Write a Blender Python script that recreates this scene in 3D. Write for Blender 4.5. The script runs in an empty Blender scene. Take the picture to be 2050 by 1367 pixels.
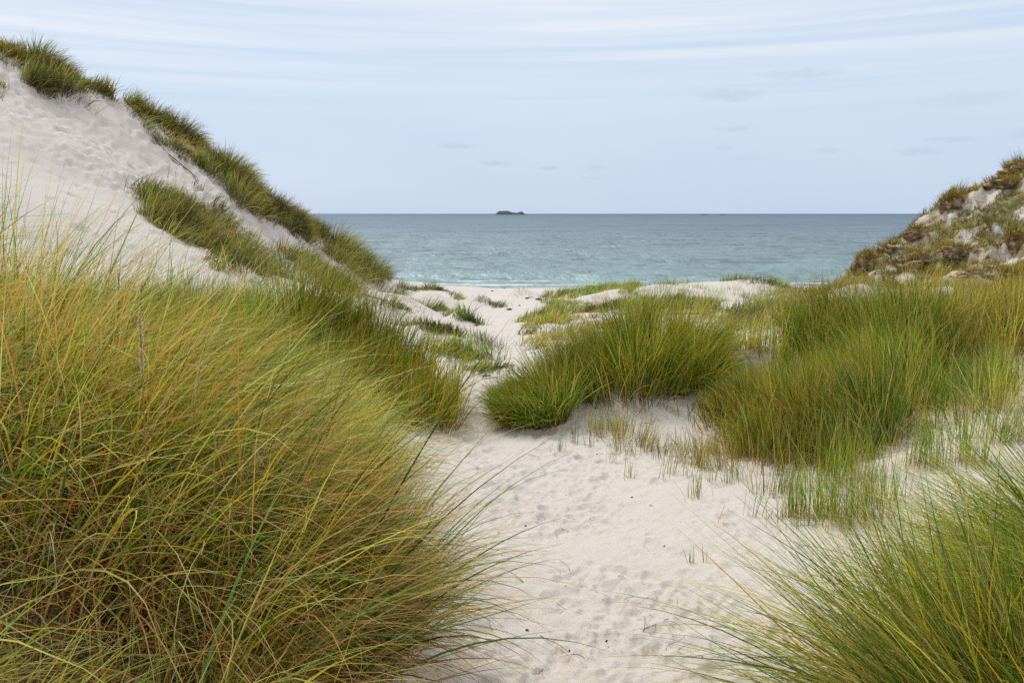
import bpy, math, random
import numpy as np
from mathutils import Vector

scene = bpy.context.scene
coll = scene.collection
RNG = np.random.default_rng(7)
random.seed(7)
R = math.radians

# ------------------------------------------------------------------ camera
F_PX = 1594.0                       # focal length in pixels of the 2050-wide photograph
PITCH = math.atan(255.5 / F_PX)     # the horizon stands at row 428 of 1367
CP, SP = math.cos(PITCH), math.sin(PITCH)
cam_d = bpy.data.cameras.new('camera')
cam = bpy.data.objects.new('camera', cam_d)
coll.objects.link(cam)
cam_d.sensor_width = 36.0
cam_d.lens = F_PX / 2050.0 * 36.0
cam_d.clip_start = 0.05
cam_d.clip_end = 100000.0
cam.rotation_euler = (math.pi / 2 - PITCH, 0, 0)
scene.camera = cam

def at(px, py, y):
    """a pixel of the photograph at ground distance y -> world point"""
    xc = (px - 1025.0) / F_PX
    yc = -(py - 683.5) / F_PX
    d = (xc, CP + yc * SP, -SP + yc * CP)
    s = y / d[1]
    return (d[0] * s, y, d[2] * s)

def to_px(x, y, z):
    f = y * CP - z * SP
    u = y * SP + z * CP
    f = np.where(np.abs(f) < 1e-6, 1e-6, f)
    return 1025 + F_PX * x / f, 683.5 - F_PX * u / f

# ------------------------------------------------------------------ noise
_P = np.random.default_rng(11).permutation(256)
_P = np.concatenate([_P, _P, _P])
_G = np.random.default_rng(12).uniform(-1, 1, 512)

def vnoise(x, y, z=None):
    x = np.asarray(x, float); y = np.asarray(y, float)
    z = np.zeros_like(x) if z is None else np.asarray(z, float)
    xi = np.floor(x).astype(np.int64); yi = np.floor(y).astype(np.int64); zi = np.floor(z).astype(np.int64)
    fx, fy, fz = x - xi, y - yi, z - zi
    u, v, w = [t * t * t * (t * (t * 6 - 15) + 10) for t in (fx, fy, fz)]
    out = 0
    for dz in (0, 1):
        for dy in (0, 1):
            for dx in (0, 1):
                h = _P[_P[_P[(xi + dx) & 255] + ((yi + dy) & 255)] + ((zi + dz) & 255)]
                wt = (u if dx else 1 - u) * (v if dy else 1 - v) * (w if dz else 1 - w)
                out = out + wt * _G[h]
    return out

def fbm(x, y, octv=4, gain=0.5, z=None, lac=2.03):
    a, s, tot = 1.0, 0, 0
    for k in range(octv):
        s = s + a * vnoise(x * lac ** k + 17.3 * k, y * lac ** k + 9.1 * k, None if z is None else z * lac ** k)
        tot += a; a *= gain
    return s / tot

def sstep(a, b, t):
    t = np.clip((t - a) / (b - a), 0, 1)
    return t * t * (3 - 2 * t)

# ------------------------------------------------------------------ terrain: control points
CTRL = []
def W(*pts): CTRL.extend(pts)
def P(px, py, y, dz=0.0):
    x, yy, z = at(px, py, y); CTRL.append((x, yy, z + dz))
def crest(px, py, y, drop, far=1.22):
    """a ridge point and the lee side behind it"""
    x, yy, z = at(px, py, y); CTRL.append((x, yy, z)); CTRL.append((x * far, yy * far, z * 1.0 - drop))
# path and beach
W((.5, -8, -1.75), (.4, -3, -1.8), (.3, 0, -1.86), (.5, 1.5, -1.93), (.5, 3, -2.0), (.7, 4.5, -2.03), (.35, 7, -2.09), (1.1, 5.5, -2.03),
  (-.45, 9, -2.13), (-.3, 12, -2.36), (-.16, 16, -2.64), (-.3, 21, -2.93), (-.6, 27, -3.26), (-.5, 33, -3.57), (.1, 42, -4.14), (.4, 50, -4.75), (.5, 56, -5.1),
  (.5, 64, -5.6), (0, 85, -7.5), (0, 130, -11), (-40, 85, -7.5), (40, 85, -7.5), (40, 130, -11), (-40, 130, -11), (-6, 50, -4.78), (-14, 50, -4.7), (-6, 57, -5.15), (-14, 57, -5.15), (6, 57, -5.15),
  (14, 57, -5.15), (10, 50, -4.7), (24, 58, -5.2), (-26, 58, -5.2), (45, 60, -5.3), (-48, 60, -5.3))
# near left bank
W((-.5, 1, -1.66), (-.35, 2.4, -1.9), (-1.0, 1.8, -.8), (-.62, 2.5, -1.4), (-.5, 3.5, -1.85), (-.95, 4.4, -1.55), (-.62, 5, -1.98), (-1.5, 4, -1.32), (-2.5, 3, -.68), (-1.5, 2.6, -.80),
  (-3, 5, -1.30), (-4, 7, -1.52), (-2.5, 7.2, -1.66), (-1.25, 6.8, -1.98), (-.95, 8.2, -2.12), (-2.2, 9, -1.6), (-4, 10, -1.45), (-6, 10, -1.35), (-6, 5, -1.15), (-3, 0, -.5), (-1.3, .2, -1.0),
  (-5, -4, -.3), (-9, 0, 0), (-2.2, 11, -2.0), (-1.4, 13, -2.5))
# left dune: foot, face, crest
P(400, 575, 13.5); P(550, 578, 17); P(680, 590, 20); P(740, 590, 24); P(760, 605, 21); P(300, 590, 11.5)
P(0, 250, 19); P(0, 400, 14.5); P(0, 170, 21.5); P(200, 300, 21); P(200, 420, 17); P(200, 520, 14); P(100, 340, 18.5)
P(300, 330, 23); P(350, 430, 20); P(450, 510, 19); P(450, 390, 24); P(550, 490, 24); P(620, 540, 25); P(620, 490, 28); P(700, 555, 28)
P(80, 225, 21.5); P(330, 390, 21.5); P(540, 545, 20.5)
for c in [(-250, 20, 22.5, 3), (0, 95, 24, 3), (75, 130, 24.3, 3), (150, 165, 24.6, 2.8), (245, 205, 25, 2.6), (330, 258, 26, 2.6), (430, 318, 27, 2.5), (510, 385, 28.5, 2.3), (570, 430, 30, 2.2),
          (645, 470, 32, 1.9), (705, 508, 34, 1.6), (745, 545, 35.5, 1.0)]:
    crest(*c)
P(775, 573, 37); P(800, 562, 41); P(860, 572, 47)
W((-30, 22, 6), (-22, 12, 3), (-40, 5, 4), (-30, -15, 2), (-14, 5, .4), (-45, 40, 1))
# low dunes left of the path
P(880, 640, 24); P(830, 612, 29); P(800, 650, 20); P(900, 680, 17); P(950, 725, 13.5); P(870, 700, 15); P(780, 600, 32); P(950, 605, 31)
# low dunes right of the path
P(1300, 578, 33); P(1450, 565, 36); P(1540, 570, 36); P(1600, 582, 36); P(1200, 596, 30); P(1110, 615, 27); P(1065, 650, 20); P(1100, 680, 16); P(1300, 622, 24); P(1450, 625, 22); P(1500, 604, 27)
P(1600, 604, 24); P(1650, 590, 26); P(1750, 602, 20); P(1120, 590, 36)
W((6, 41, -4.1), (10, 43, -4.3), (13, 43, -4.3), (3.5, 40, -4.0), (1.6, 34, -3.62))
# eroded dune on the right
for c in [(1722, 525, 27.5, 1.6), (1790, 492, 27.8, 1.8), (1835, 460, 28, 2), (1885, 425, 28.5, 2.2), (1915, 385, 29, 2.4), (1965, 372, 29.5, 2.5), (2015, 350, 30, 2.5), (2060, 318, 30, 2.6), (2250, 270, 30.5, 2.6)]:
    crest(*c)
P(1705, 560, 27.5); P(1730, 562, 25.5); P(1850, 545, 25); P(1950, 485, 26); P(2050, 440, 26.5); P(2050, 550, 22); P(1900, 575, 21); P(1990, 610, 17); P(2060, 650, 13); P(1800, 585, 22); P(1850, 500, 26.6)
P(1690, 575, 30); P(1640, 578, 33)
W((30, 28, 3), (30, 12, 2), (16, 10, -.5), (20, 0, 0), (14, -12, 0), (40, 40, 1), (25, 18, 1.2))
# near right bank
W((1.15, 8.2, -2.08), (2.2, 7.4, -2.0), (3.1, 8.6, -1.78), (3.9, 8, -1.62), (4.9, 8, -1.5), (5.5, 10, -1.5), (1.7, 9.4, -1.82), (1.3, 12, -2.15), (3.6, 12, -1.9), (5.9, 14, -1.85), (2.2, 5.6, -1.92),
  (3.0, 5.5, -1.66), (3.6, 5.5, -1.52), (1.6, 3, -1.76), (2.1, 2.7, -1.58), (1.15, 4, -2.0), (3, 1, -1.0), (1.1, 2, -1.86), (5, 3, -.9), (6, 6, -1.2), (4, -3, -.8), (9, 8, -1.0), (.2, 8.3, -2.1), (-.1, 10.5, -2.25))
CTRL = np.array(CTRL)

def _phi(r2):
    return 0.5 * r2 * np.log(r2 + 1e-12)

def _fit(c, lam):
    n = len(c); S = 20.0
    p = c[:, :2] / S
    d2 = ((p[:, None] - p[None]) ** 2).sum(-1)
    A = np.zeros((n + 3, n + 3))
    A[:n, :n] = _phi(d2) + lam * np.eye(n)
    A[:n, n:] = np.c_[np.ones(n), p]; A[n:, :n] = A[:n, n:].T
    b = np.r_[c[:, 2], 0, 0, 0]
    return p, np.linalg.solve(A, b), S
_TP, _TW, _TS = _fit(CTRL, 0.00025)

def tps(x, y):
    shp = np.shape(x)
    x = np.ravel(x) / _TS; y = np.ravel(y) / _TS
    out = np.empty_like(x)
    for i in range(0, len(x), 40000):
        xs, ys = x[i:i + 40000], y[i:i + 40000]
        d2 = (xs[:, None] - _TP[None, :, 0]) ** 2 + (ys[:, None] - _TP[None, :, 1]) ** 2
        out[i:i + 40000] = _phi(d2) @ _TW[:-3] + _TW[-3] + _TW[-2] * xs + _TW[-1] * ys
    return out.reshape(shp)

# small sand mounds: px, py (crest), distance, radius x, radius y, height
MOUNDS = []
def mound(px, py, y, rx, ry, h):
    x, yy, _ = at(px, py, y); MOUNDS.append((x, yy, rx, ry, h))
mound(865, 600, 28.5, 1.1, 1.3, .42); mound(820, 632, 23.5, 1.3, .9, .26); mound(925, 640, 22.0, .5, .8, .28); mound(960, 612, 29, .7, .8, .30); mound(1045, 590, 37, .8, 1.0, .28)
mound(1540, 570, 35, 1.6, 1.5, .20); mound(1330, 585, 32, 1.6, 1.2, .2); mound(1230, 600, 29, 1.3, 1.0, .25); mound(1570, 598, 28, 1.1, .9, .25); mound(860, 668, 17.5, .7, .8, .15); mound(950, 690, 15.5, .4, .6, .16)
mound(1700, 590, 22, 1.2, 1.0, .25)
MOUNDS += [(1.0, 9.0, 1.3, .9, .22), (3.6, 8.8, 2.2, 1.3, .25), (.15, 8.3, .5, .4, .16), (-1.9, 8.9, 1.6, 1.0, .42), (-1.9, 6.2, 1.3, 1.2, .15), (2.6, 5.3, .5, .35, .08), (2.3, 2.6, .8, .7, .12)]

def rocky(x, y):
    """mask of the eroded dune on the right"""
    return sstep(9.0, 11.8, x) * sstep(14.0, 18.0, y) * sstep(34, 30.5, y) * (x < 40)

def path_mask(x, y):
    ys = np.array([-8, 0, 2.5, 4, 5.5, 7, 8.2, 9, 12, 16, 21, 27, 33, 40, 48])
    cx = np.array([.45, .4, .45, .45, .35, .1, -.15, -.4, -.25, -.12, -.3, -.6, -.5, -.1, .3])
    hw = np.array([.6, .7, .85, 1.0, .98, .85, .6, .38, .45, .5, .65, .9, 1.0, 1.4, 3.0])
    c = np.interp(y, ys, cx); h = np.interp(y, ys, hw)
    return np.abs(x - c) / h

def H(x, y, fine=True):
    x = np.asarray(x, float); y = np.asarray(y, float)
    z = tps(x, y)
    for mx, my, rx, ry, h in MOUNDS:
        d = ((x - mx) / rx) ** 2 + ((y - my) / ry) ** 2
        z = z + (1.45 if my > 12 else 1.0) * h * np.exp(-d * 1.4)
    m = 1 - sstep(44, 52, y)
    z = z + m * .07 * fbm(x * .55, y * .55, 3)
    rk = rocky(x, y)
    n1 = fbm(x * .62 + 3, y * .55, 4); n2 = 1 - np.abs(fbm(x * 1.1 + 40, y * 1.0, 3)) * 2.2
    z = z + rk * (.36 * n1 + .28 * (n2 - .55) + .12 * fbm(x * 2.6, y * 2.4 + 5, 3))
    st = .85; h = z / st + .35 * fbm(x * .3, y * .3 + 20, 2); fr = h - np.floor(h)
    z = z + rk * .62 * sstep(-.15, .15, fbm(x * .45 + 50, y * .45, 2)) * st * (sstep(.45, .72, fr) - fr)
    # the sand face of the left dune is smooth, with faint wind steps
    return z

def slope(x, y, e=.12):
    return (H(x + e, y) - H(x - e, y)) / (2 * e), (H(x, y + e) - H(x, y - e)) / (2 * e)
# ------------------------------------------------------------------ materials
def new_mat(name):
    m = bpy.data.materials.new(name); m.use_nodes = True
    nt = m.node_tree; nt.nodes.clear()
    return m, nt
def N(nt, typ, loc=None, **kw):
    n = nt.nodes.new(typ)
    for k, v in kw.items(): setattr(n, k, v)
    return n
def L(nt, a, b): nt.links.new(a, b)
def math_node(nt, op, a, b=None, clamp=False):
    n = nt.nodes.new('ShaderNodeMath'); n.operation = op; n.use_clamp = clamp
    for i, v in enumerate((a, b)):
        if v is None: continue
        if isinstance(v, (int, float)): n.inputs[i].default_value = v
        else: nt.links.new(v, n.inputs[i])
    return n.outputs[0]
def mix_rgb(nt, f, a, b, blend='MIX'):
    n = nt.nodes.new('ShaderNodeMix'); n.data_type = 'RGBA'; n.blend_type = blend
    for s, v in ((n.inputs[0], f), (n.inputs[6], a), (n.inputs[7], b)):
        if isinstance(v, (int, float)): s.default_value = v
        elif isinstance(v, tuple): s.default_value = (*v, 1) if len(v) == 3 else v
        else: nt.links.new(v, s)
    return n.outputs[2]
def noise(nt, vec, scale, detail=4, rough=.55, dist=0):
    n = nt.nodes.new('ShaderNodeTexNoise')
    n.inputs['Scale'].default_value = scale; n.inputs['Detail'].default_value = detail
    n.inputs['Roughness'].default_value = rough; n.inputs['Distortion'].default_value = dist
    nt.links.new(vec, n.inputs['Vector']); return n.outputs['Fac']
def ramp(nt, fac, stops):
    n = nt.nodes.new('ShaderNodeValToRGB'); e = n.color_ramp.elements
    while len(e) < len(stops): e.new(.5)
    for k, (p, c) in enumerate(stops):
        e[k].position = p; e[k].color = (*c, 1) if isinstance(c, tuple) else (c, c, c, 1)
    nt.links.new(fac, n.inputs[0]); return n.outputs[0]
def mapping(nt, vec, scale, rot=(0, 0, 0)):
    n = nt.nodes.new('ShaderNodeMapping'); n.inputs['Scale'].default_value = scale; n.inputs['Rotation'].default_value = rot
    nt.links.new(vec, n.inputs['Vector']); return n.outputs[0]

# sand: vertex colour 'ground' (r soil, g moss, b litter, a wet) drives the mix
def make_sand():
    m, nt = new_mat('shell_sand')
    out = N(nt, 'ShaderNodeOutputMaterial'); bs = N(nt, 'ShaderNodeBsdfPrincipled')
    L(nt, bs.outputs[0], out.inputs[0])
    pos = N(nt, 'ShaderNodeNewGeometry').outputs['Position']
    att = N(nt, 'ShaderNodeAttribute'); att.attribute_name = 'ground'
    sep = N(nt, 'ShaderNodeSeparateColor'); L(nt, att.outputs['Color'], sep.inputs[0])
    n1 = noise(nt, pos, .35, 5, .6); n2 = noise(nt, pos, 7, 5, .6); n3 = noise(nt, pos, 160, 3, .7); n4 = noise(nt, pos, 480, 2, .6)
    base = mix_rgb(nt, n1, (.600, .538, .492), (.695, .632, .588))
    base = mix_rgb(nt, ramp(nt, n2, [(.3, 0.0), (.75, 1.0)]), base, (.660, .595, .525))
    base = mix_rgb(nt, ramp(nt, n3, [(.36, .65), (.55, 0.0)]), base, (.44, .38, .325))
    base = mix_rgb(nt, ramp(nt, n4, [(.60, 0.0), (.72, .45)]), base, (.78, .73, .67))
    speck = noise(nt, pos, 46, 2, .5)
    base = mix_rgb(nt, ramp(nt, speck, [(.70, 0.0), (.745, .75)]), base, (.20, .155, .12))
    # pale lavender of the far dune face is the same sand, a little cooler
    soiln = noise(nt, pos, 3.2, 6, .65)
    soilc = ramp(nt, soiln, [(.32, (.13, .085, .050)), (.42, (.35, .26, .17)), (.50, (.58, .48, .37)), (.62, (.70, .62, .53))])
    base = mix_rgb(nt, sep.outputs[0], base, soilc)
    mossn = noise(nt, pos, 5.5, 6, .7)
    mossc = ramp(nt, mossn, [(.32, (.09, .092, .018)), (.48, (.22, .205, .045)), (.58, (.38, .33, .17)), (.66, (.60, .54, .46))])
    base = mix_rgb(nt, sep.outputs[1], base, mossc)
    litn = noise(nt, mapping(nt, pos, (30, 90, 30)), 1.0, 5, .7)
    litc = ramp(nt, litn, [(.32, (.05, .036, .022)), (.5, (.17, .125, .075)), (.68, (.36, .28, .18))])
    base = mix_rgb(nt, sep.outputs[2], base, litc)
    base = mix_rgb(nt, att.outputs['Alpha'], base, (.36, .315, .27))
    L(nt, base, bs.inputs['Base Color']); bs.inputs['Roughness'].default_value = .95
    bs.inputs['Specular IOR Level'].default_value = .15
    hsum = math_node(nt, 'ADD', math_node(nt, 'MULTIPLY', n3, .35), math_node(nt, 'MULTIPLY', noise(nt, pos, 34, 5, .65), 1.1))
    bp = N(nt, 'ShaderNodeBump'); bp.inputs['Strength'].default_value = .55; bp.inputs['Distance'].default_value = .012
    L(nt, hsum, bp.inputs['Height'])
    bp2 = N(nt, 'ShaderNodeBump'); bp2.inputs['Distance'].default_value = .25
    L(nt, math_node(nt, 'MULTIPLY', math_node(nt, 'MAXIMUM', sep.outputs[0], sep.outputs[1]), .9), bp2.inputs['Strength'])
    L(nt, soiln, bp2.inputs['Height']); L(nt, bp.outputs[0], bp2.inputs['Normal'])
    L(nt, bp2.outputs[0], bs.inputs['Normal'])
    return m
SAND = make_sand()

def make_sea():
    m, nt = new_mat('sea_water')
    out = N(nt, 'ShaderNodeOutputMaterial')
    pos = N(nt, 'ShaderNodeNewGeometry').outputs['Position']
    sx = N(nt, 'ShaderNodeSeparateXYZ'); L(nt, pos, sx.inputs[0])
    lg = math_node(nt, 'LOGARITHM', math_node(nt, 'MAXIMUM', sx.outputs[1], 10.0), 10.0)
    wob = noise(nt, mapping(nt, pos, (.012, .05, 1)), 1.0, 4, .6)
    t = math_node(nt, 'ADD', lg, math_node(nt, 'MULTIPLY', math_node(nt, 'SUBTRACT', wob, .5), .22))
    t = math_node(nt, 'MULTIPLY', math_node(nt, 'SUBTRACT', t, 1.72), 1 / 2.4)
    c = ramp(nt, t, [(0.0, (.27, .345, .325)), (.022, (.195, .275, .262)), (.06, (.148, .222, .224)), (.13, (.138, .188, .205)), (.36, (.102, .150, .183)), (.75, (.068, .108, .148)), (1.0, (.050, .083, .122))])
    c.node.color_ramp.interpolation = 'EASE'
    vals = []
    # wind chop: long-crested ripples at every scale
    for sx_, sy_, w in ((.010, .012, .8), (.045, .05, 1.0), (.20, .19, 1.1), (.75, .62, 1.1)):
        vals.append((noise(nt, mapping(nt, pos, (sx_, sy_, 1), (0, 0, .06)), 1.0, 3, .6, 0), w))
    chop = None
    for v, w in vals:
        v = math_node(nt, 'MULTIPLY', math_node(nt, 'SUBTRACT', v, .5), w)
        chop = v if chop is None else math_node(nt, 'ADD', chop, v)
    dark = ramp(nt, math_node(nt, 'ADD', chop, .5), [(.28, 0.62), (.45, .95), (.56, 1.03), (.76, 1.13)])  # wave highlights and dark streaks, painted into the water colour
    c = mix_rgb(nt, 1.0, c, dark, 'MULTIPLY')
    df = N(nt, 'ShaderNodeBsdfDiffuse'); L(nt, c, df.inputs[0])
    gl = N(nt, 'ShaderNodeBsdfGlossy'); gl.inputs['Roughness'].default_value = .55; gl.inputs['Color'].default_value = (.75, .85, .92, 1)
    bp = N(nt, 'ShaderNodeBump'); bp.inputs['Strength'].default_value = .6; bp.inputs['Distance'].default_value = .7
    L(nt, chop, bp.inputs['Height'])
    L(nt, bp.outputs[0], gl.inputs['Normal']); L(nt, bp.outputs[0], df.inputs['Normal'])
    mx = N(nt, 'ShaderNodeMixShader'); mx.inputs[0].default_value = .16
    L(nt, df.outputs[0], mx.inputs[1]); L(nt, gl.outputs[0], mx.inputs[2])
    L(nt, mx.outputs[0], out.inputs[0])
    return m

def simple_mat(name, stops, scale=12, rough=.9, bump=.3, dist=.01, detail=5, stretch=(1, 1, 1)):
    m, nt = new_mat(name)
    out = N(nt, 'ShaderNodeOutputMaterial'); bs = N(nt, 'ShaderNodeBsdfPrincipled'); L(nt, bs.outputs[0], out.inputs[0])
    pos = N(nt, 'ShaderNodeTexCoord').outputs['Object']
    n = noise(nt, mapping(nt, pos, stretch), scale, detail, .65)
    L(nt, ramp(nt, n, stops), bs.inputs['Base Color']); bs.inputs['Roughness'].default_value = rough
    bs.inputs['Specular IOR Level'].default_value = .2
    b = N(nt, 'ShaderNodeBump'); b.inputs['Strength'].default_value = bump; b.inputs['Distance'].default_value = dist
    L(nt, n, b.inputs['Height']); L(nt, b.outputs[0], bs.inputs['Normal'])
    return m

def make_grass():
    m, nt = new_mat('marram_blade')
    out = N(nt, 'ShaderNodeOutputMaterial')
    att = N(nt, 'ShaderNodeAttribute'); att.attribute_name = 'tint'
    df = N(nt, 'ShaderNodeBsdfDiffuse'); L(nt, att.outputs['Color'], df.inputs[0])
    tr = N(nt, 'ShaderNodeBsdfTranslucent'); L(nt, mix_rgb(nt, 1.0, att.outputs['Color'], (1.25, 1.15, .6), 'MULTIPLY'), tr.inputs[0])
    m1 = N(nt, 'ShaderNodeMixShader'); m1.inputs[0].default_value = .32
    L(nt, df.outputs[0], m1.inputs[1]); L(nt, tr.outputs[0], m1.inputs[2])
    gl = N(nt, 'ShaderNodeBsdfGlossy'); gl.inputs['Roughness'].default_value = .45
    m2 = N(nt, 'ShaderNodeMixShader'); m2.inputs[0].default_value = .02
    L(nt, m1.outputs[0], m2.inputs[1]); L(nt, gl.outputs[0], m2.inputs[2])
    L(nt, m2.outputs[0], out.inputs[0])
    return m
GRASS = make_grass()

# ------------------------------------------------------------------ mesh helpers
def raw_mesh(name, co, faces, mat, smooth=True, attr=None, attr_name='tint', parent=None, normals=None, loc=None):
    """co (n,3), faces (m,4) or (m,3) arrays -> ONE mesh object"""
    me = bpy.data.meshes.new(name)
    co = np.asarray(co, np.float32)
    if loc is not None: co = co - np.asarray(loc, np.float32)
    faces = np.asarray(faces, np.int32); k = faces.shape[1]; nf = len(faces)
    me.vertices.add(len(co)); me.vertices.foreach_set('co', co.ravel())
    me.loops.add(nf * k); me.loops.foreach_set('vertex_index', faces.ravel())
    me.polygons.add(nf); me.polygons.foreach_set('loop_start', np.arange(0, nf * k, k, dtype=np.int32))
    me.polygons.foreach_set('use_smooth', np.full(nf, smooth, bool))
    if attr is not None:
        a = me.color_attributes.new(attr_name, 'FLOAT_COLOR', 'POINT')
        at_ = np.ones((len(co), 4), np.float32); at_[:, :attr.shape[1]] = attr
        a.data.foreach_set('color', at_.ravel())
    me.update(calc_edges=True); me.validate()
    if normals is not None: me.normals_split_custom_set_from_vertices(normals.astype(np.float32))
    me.materials.append(mat)
    o = bpy.data.objects.new(name, me); coll.objects.link(o)
    if parent is not None: o.parent = parent
    elif loc is not None: o.location = loc
    return o

def tag(o, label=None, cat=None, group=None, kind=None):
    if label: o['label'] = label
    if cat: o['category'] = cat
    if group: o['group'] = group
    if kind: o['kind'] = kind
    return o
def empty(name, loc, label, cat, group=None):
    o = bpy.data.objects.new(name, None); coll.objects.link(o)
    o.location = loc; o.empty_display_size = .2
    return tag(o, label, cat, group)

# ------------------------------------------------------------------ ground sheet (fan grid, dense where the photographer stands)
GRASS_ZONES = []   # (x, y, radius) of clumps: dead litter on the sand beneath, filled below
LITTER = [(-1.6, 2.3, .85, 1.7, .95), (-2.8, 4.0, 1.6, 1.5, .9), (-2.0, 5.8, 1.15, 1.4, .9), (-2.4, 9.0, 1.4, 1.0, .9), (-4.6, 7.5, 2.4, 2.5, .9), (1.05, 9.2, 1.0, .8, .8),
          (.12, 8.25, .42, .3, .8), (3.9, 8.6, 1.9, 1.0, .8), (2.35, 2.4, .7, .8, .7)]
def build_ground():
    th = np.concatenate([np.linspace(-180, -52, 90)[:-1], np.linspace(-52, 52, 980), np.linspace(52, 180, 90)[1:-1]])
    th = np.radians(th); nt_ = len(th)
    r = np.concatenate([[.02, .25, .5], np.geomspace(.8, 46, 880), np.geomspace(46, 160, 60)[1:]]); nr = len(r)
    X = np.sin(th)[None] * r[:, None]; Y = np.cos(th)[None] * r[:, None]
    # thin-plate part on every third row and column, refined by interpolation
    Z = H(X, Y)
    pm = path_mask(X, Y)
    # trodden dents
    def dents(seed, res, box, n, where, size, depth):
        gx0, gx1, gy0, gy1 = box; nx, ny = int((gx1 - gx0) / res), int((gy1 - gy0) / res)
        D = np.zeros((ny, nx), np.float32); rg = np.random.default_rng(seed); k = 0
        cx = rg.uniform(gx0, gx1, n * 40); cyy = gy0 + (gy1 - gy0) * rg.random(n * 40) ** 1.2
        ok = rg.random(n * 40) < where(cx, cyy)
        for x, y in list(zip(cx[ok], cyy[ok]))[:n]:
            big = rg.random() < .45
            a = rg.uniform(*size[0]) if big else rg.uniform(*size[1])
            b = a * rg.uniform(.55, .95); dep = rg.uniform(*depth[0]) if big else rg.uniform(*depth[1])
            ang = rg.uniform(0, 6.283); ca, sa = math.cos(ang), math.sin(ang)
            w = int(2.3 * a / res); ci, cj = int((y - gy0) / res), int((x - gx0) / res)
            if ci - w < 0 or cj - w < 0 or ci + w >= ny or cj + w >= nx: continue
            jj, ii = np.meshgrid(np.arange(-w, w + 1) * res, np.arange(-w, w + 1) * res)
            u = (jj * ca + ii * sa) / a; v = (-jj * sa + ii * ca) / b
            wob = 1 + .25 * np.sin(3 * np.arctan2(v, u) + ang * 7) ; q_ = (u * u + v * v) * wob
            # one end deeper, pushed-up rim on the other
            D[ci - w:ci + w + 1, cj - w:cj + w + 1] += -dep * np.exp(-q_ ** 2 * 1.2) * (1 + .5 * u) + dep * .6 * np.exp(-((np.sqrt(q_) - 1.22) / .28) ** 2) * (1 - .6 * u)
        D = np.clip(D, -2 * depth[0][1], 1.4 * depth[0][1])
        fx = (X - gx0) / res; fy = (Y - gy0) / res
        ins = (fx > 1) & (fx < nx - 2) & (fy > 1) & (fy < ny - 2)
        i0 = np.clip(fy.astype(int), 0, ny - 2); j0 = np.clip(fx.astype(int), 0, nx - 2); a = fy - i0; b = fx - j0
        dv = D[i0, j0] * (1 - a) * (1 - b) + D[i0, j0 + 1] * (1 - a) * b + D[i0 + 1, j0] * a * (1 - b) + D[i0 + 1, j0 + 1] * a * b
        return np.where(ins, dv, 0)
    pw = lambda x, y: np.maximum(np.exp(-np.clip(path_mask(x, y) - .55, 0, 9) ** 2 * 2.8), .03) * np.clip(.62 + 1.7 * fbm(x * 1.9 + 3, y * 1.3, 3), .05, 1)
    Z = Z + dents(5, .012, (-3.0, 4.5, 1.0, 22.0), 9500, pw, ((.04, .095), (.012, .04)), ((.002, .013), (.001, .007)))
    def fw(x, y):
        z = tps(x, y); px, py = to_px(x, y, z)
        return np.exp(-(((py - (165 + .62 * px)) / 70.0) ** 2)) * (px > -150) * (px < 600) * (y > 14) + .025
    Z = Z + dents(6, .04, (-17, -4, 12.5, 28), 2200, fw, ((.10, .19), (.05, .10)), ((.025, .06), (.012, .03)))
    near = sstep(16, 9, Y) * (Y > 0)
    Z = Z + near * (.010 * fbm(X * 6, Y * 6, 3) + .004 * fbm(X * 22, Y * 22, 2)) * np.clip(1.6 - pm * .35, .35, 1.3)
    far = sstep(12, 18, Y) * sstep(50, 44, Y)
    Z = Z + far * .035 * fbm(X * 2.2, Y * 2.2, 3)
    # disturbed sand on the upper face of the left dune: a band of old footprints, and faint slip steps
    PX, PY = to_px(X, Y, Z)
    band = np.exp(-(((PY - (150 + .66 * PX)) / 85.0) ** 2)) * (PX > -80) * (PX < 560) * (Y > 14) * (Y < 30) * (PY > 150)
    cell = fbm(X * 2.6 + 5, Y * 1.5, 3)
    Z = Z + band * .05 * fbm(X * 5, Y * 3, 2)
    face = (X < -4) * (Y > 11) * (Y < 30)
    Z = Z + face * .016 * fbm(X * 1.2 + Z * 3, Y * 1.0, 2) + face * .02 * np.clip(fbm(X * .9 - Y * .4, Z * 5.0, 2) - .12, 0, 1)
    co = np.stack([X, Y, Z], -1).reshape(-1, 3)
    # masks
    rk = rocky(X, Y)
    sl = np.zeros_like(X); w_ = rk > .01
    sl[w_] = np.hypot(*slope(X[w_], Y[w_], .25))
    rn = fbm(X * .9 + 8, Y * .9, 4); rn2 = fbm(X * 1.7 + 60, Y * 1.7, 4)
    soil = rk * sstep(-.05, .30, rn * .7 + (sl - .62) * .60)
    moss = rk * sstep(-.02, .22, rn2 + .32 - (sl - .5) * .42) * .9
    lit = np.zeros_like(X)
    for cx, cy, rx, ry, s in LITTER:
        d = np.sqrt(((X - cx) / rx) ** 2 + ((Y - cy) / ry) ** 2) + .25 * fbm(X * 2.2, Y * 2.2, 3)
        lit = np.maximum(lit, s * sstep(1.15, .75, d))
    lit = lit * (pm > .95)
    wet = sstep(53.5, 55.5, Y) * .8
    A = np.stack([soil, moss, lit, wet], -1).reshape(-1, 4)
    idx = np.arange(nr * nt_).reshape(nr, nt_)
    nx_ = np.roll(idx, -1, axis=1)
    faces = np.stack([idx[:-1], nx_[:-1], nx_[1:], idx[1:]], -1)
    # vertex normals of the whole sheet, so the seams between path, beach and dunes do not show
    P_ = co.reshape(nr, nt_, 3)
    du = np.roll(P_, -1, 1) - np.roll(P_, 1, 1); dv_ = np.gradient(P_, axis=0)
    nrm = np.cross(du, dv_); nrm /= np.linalg.norm(nrm, axis=-1, keepdims=True) + 1e-12
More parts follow.
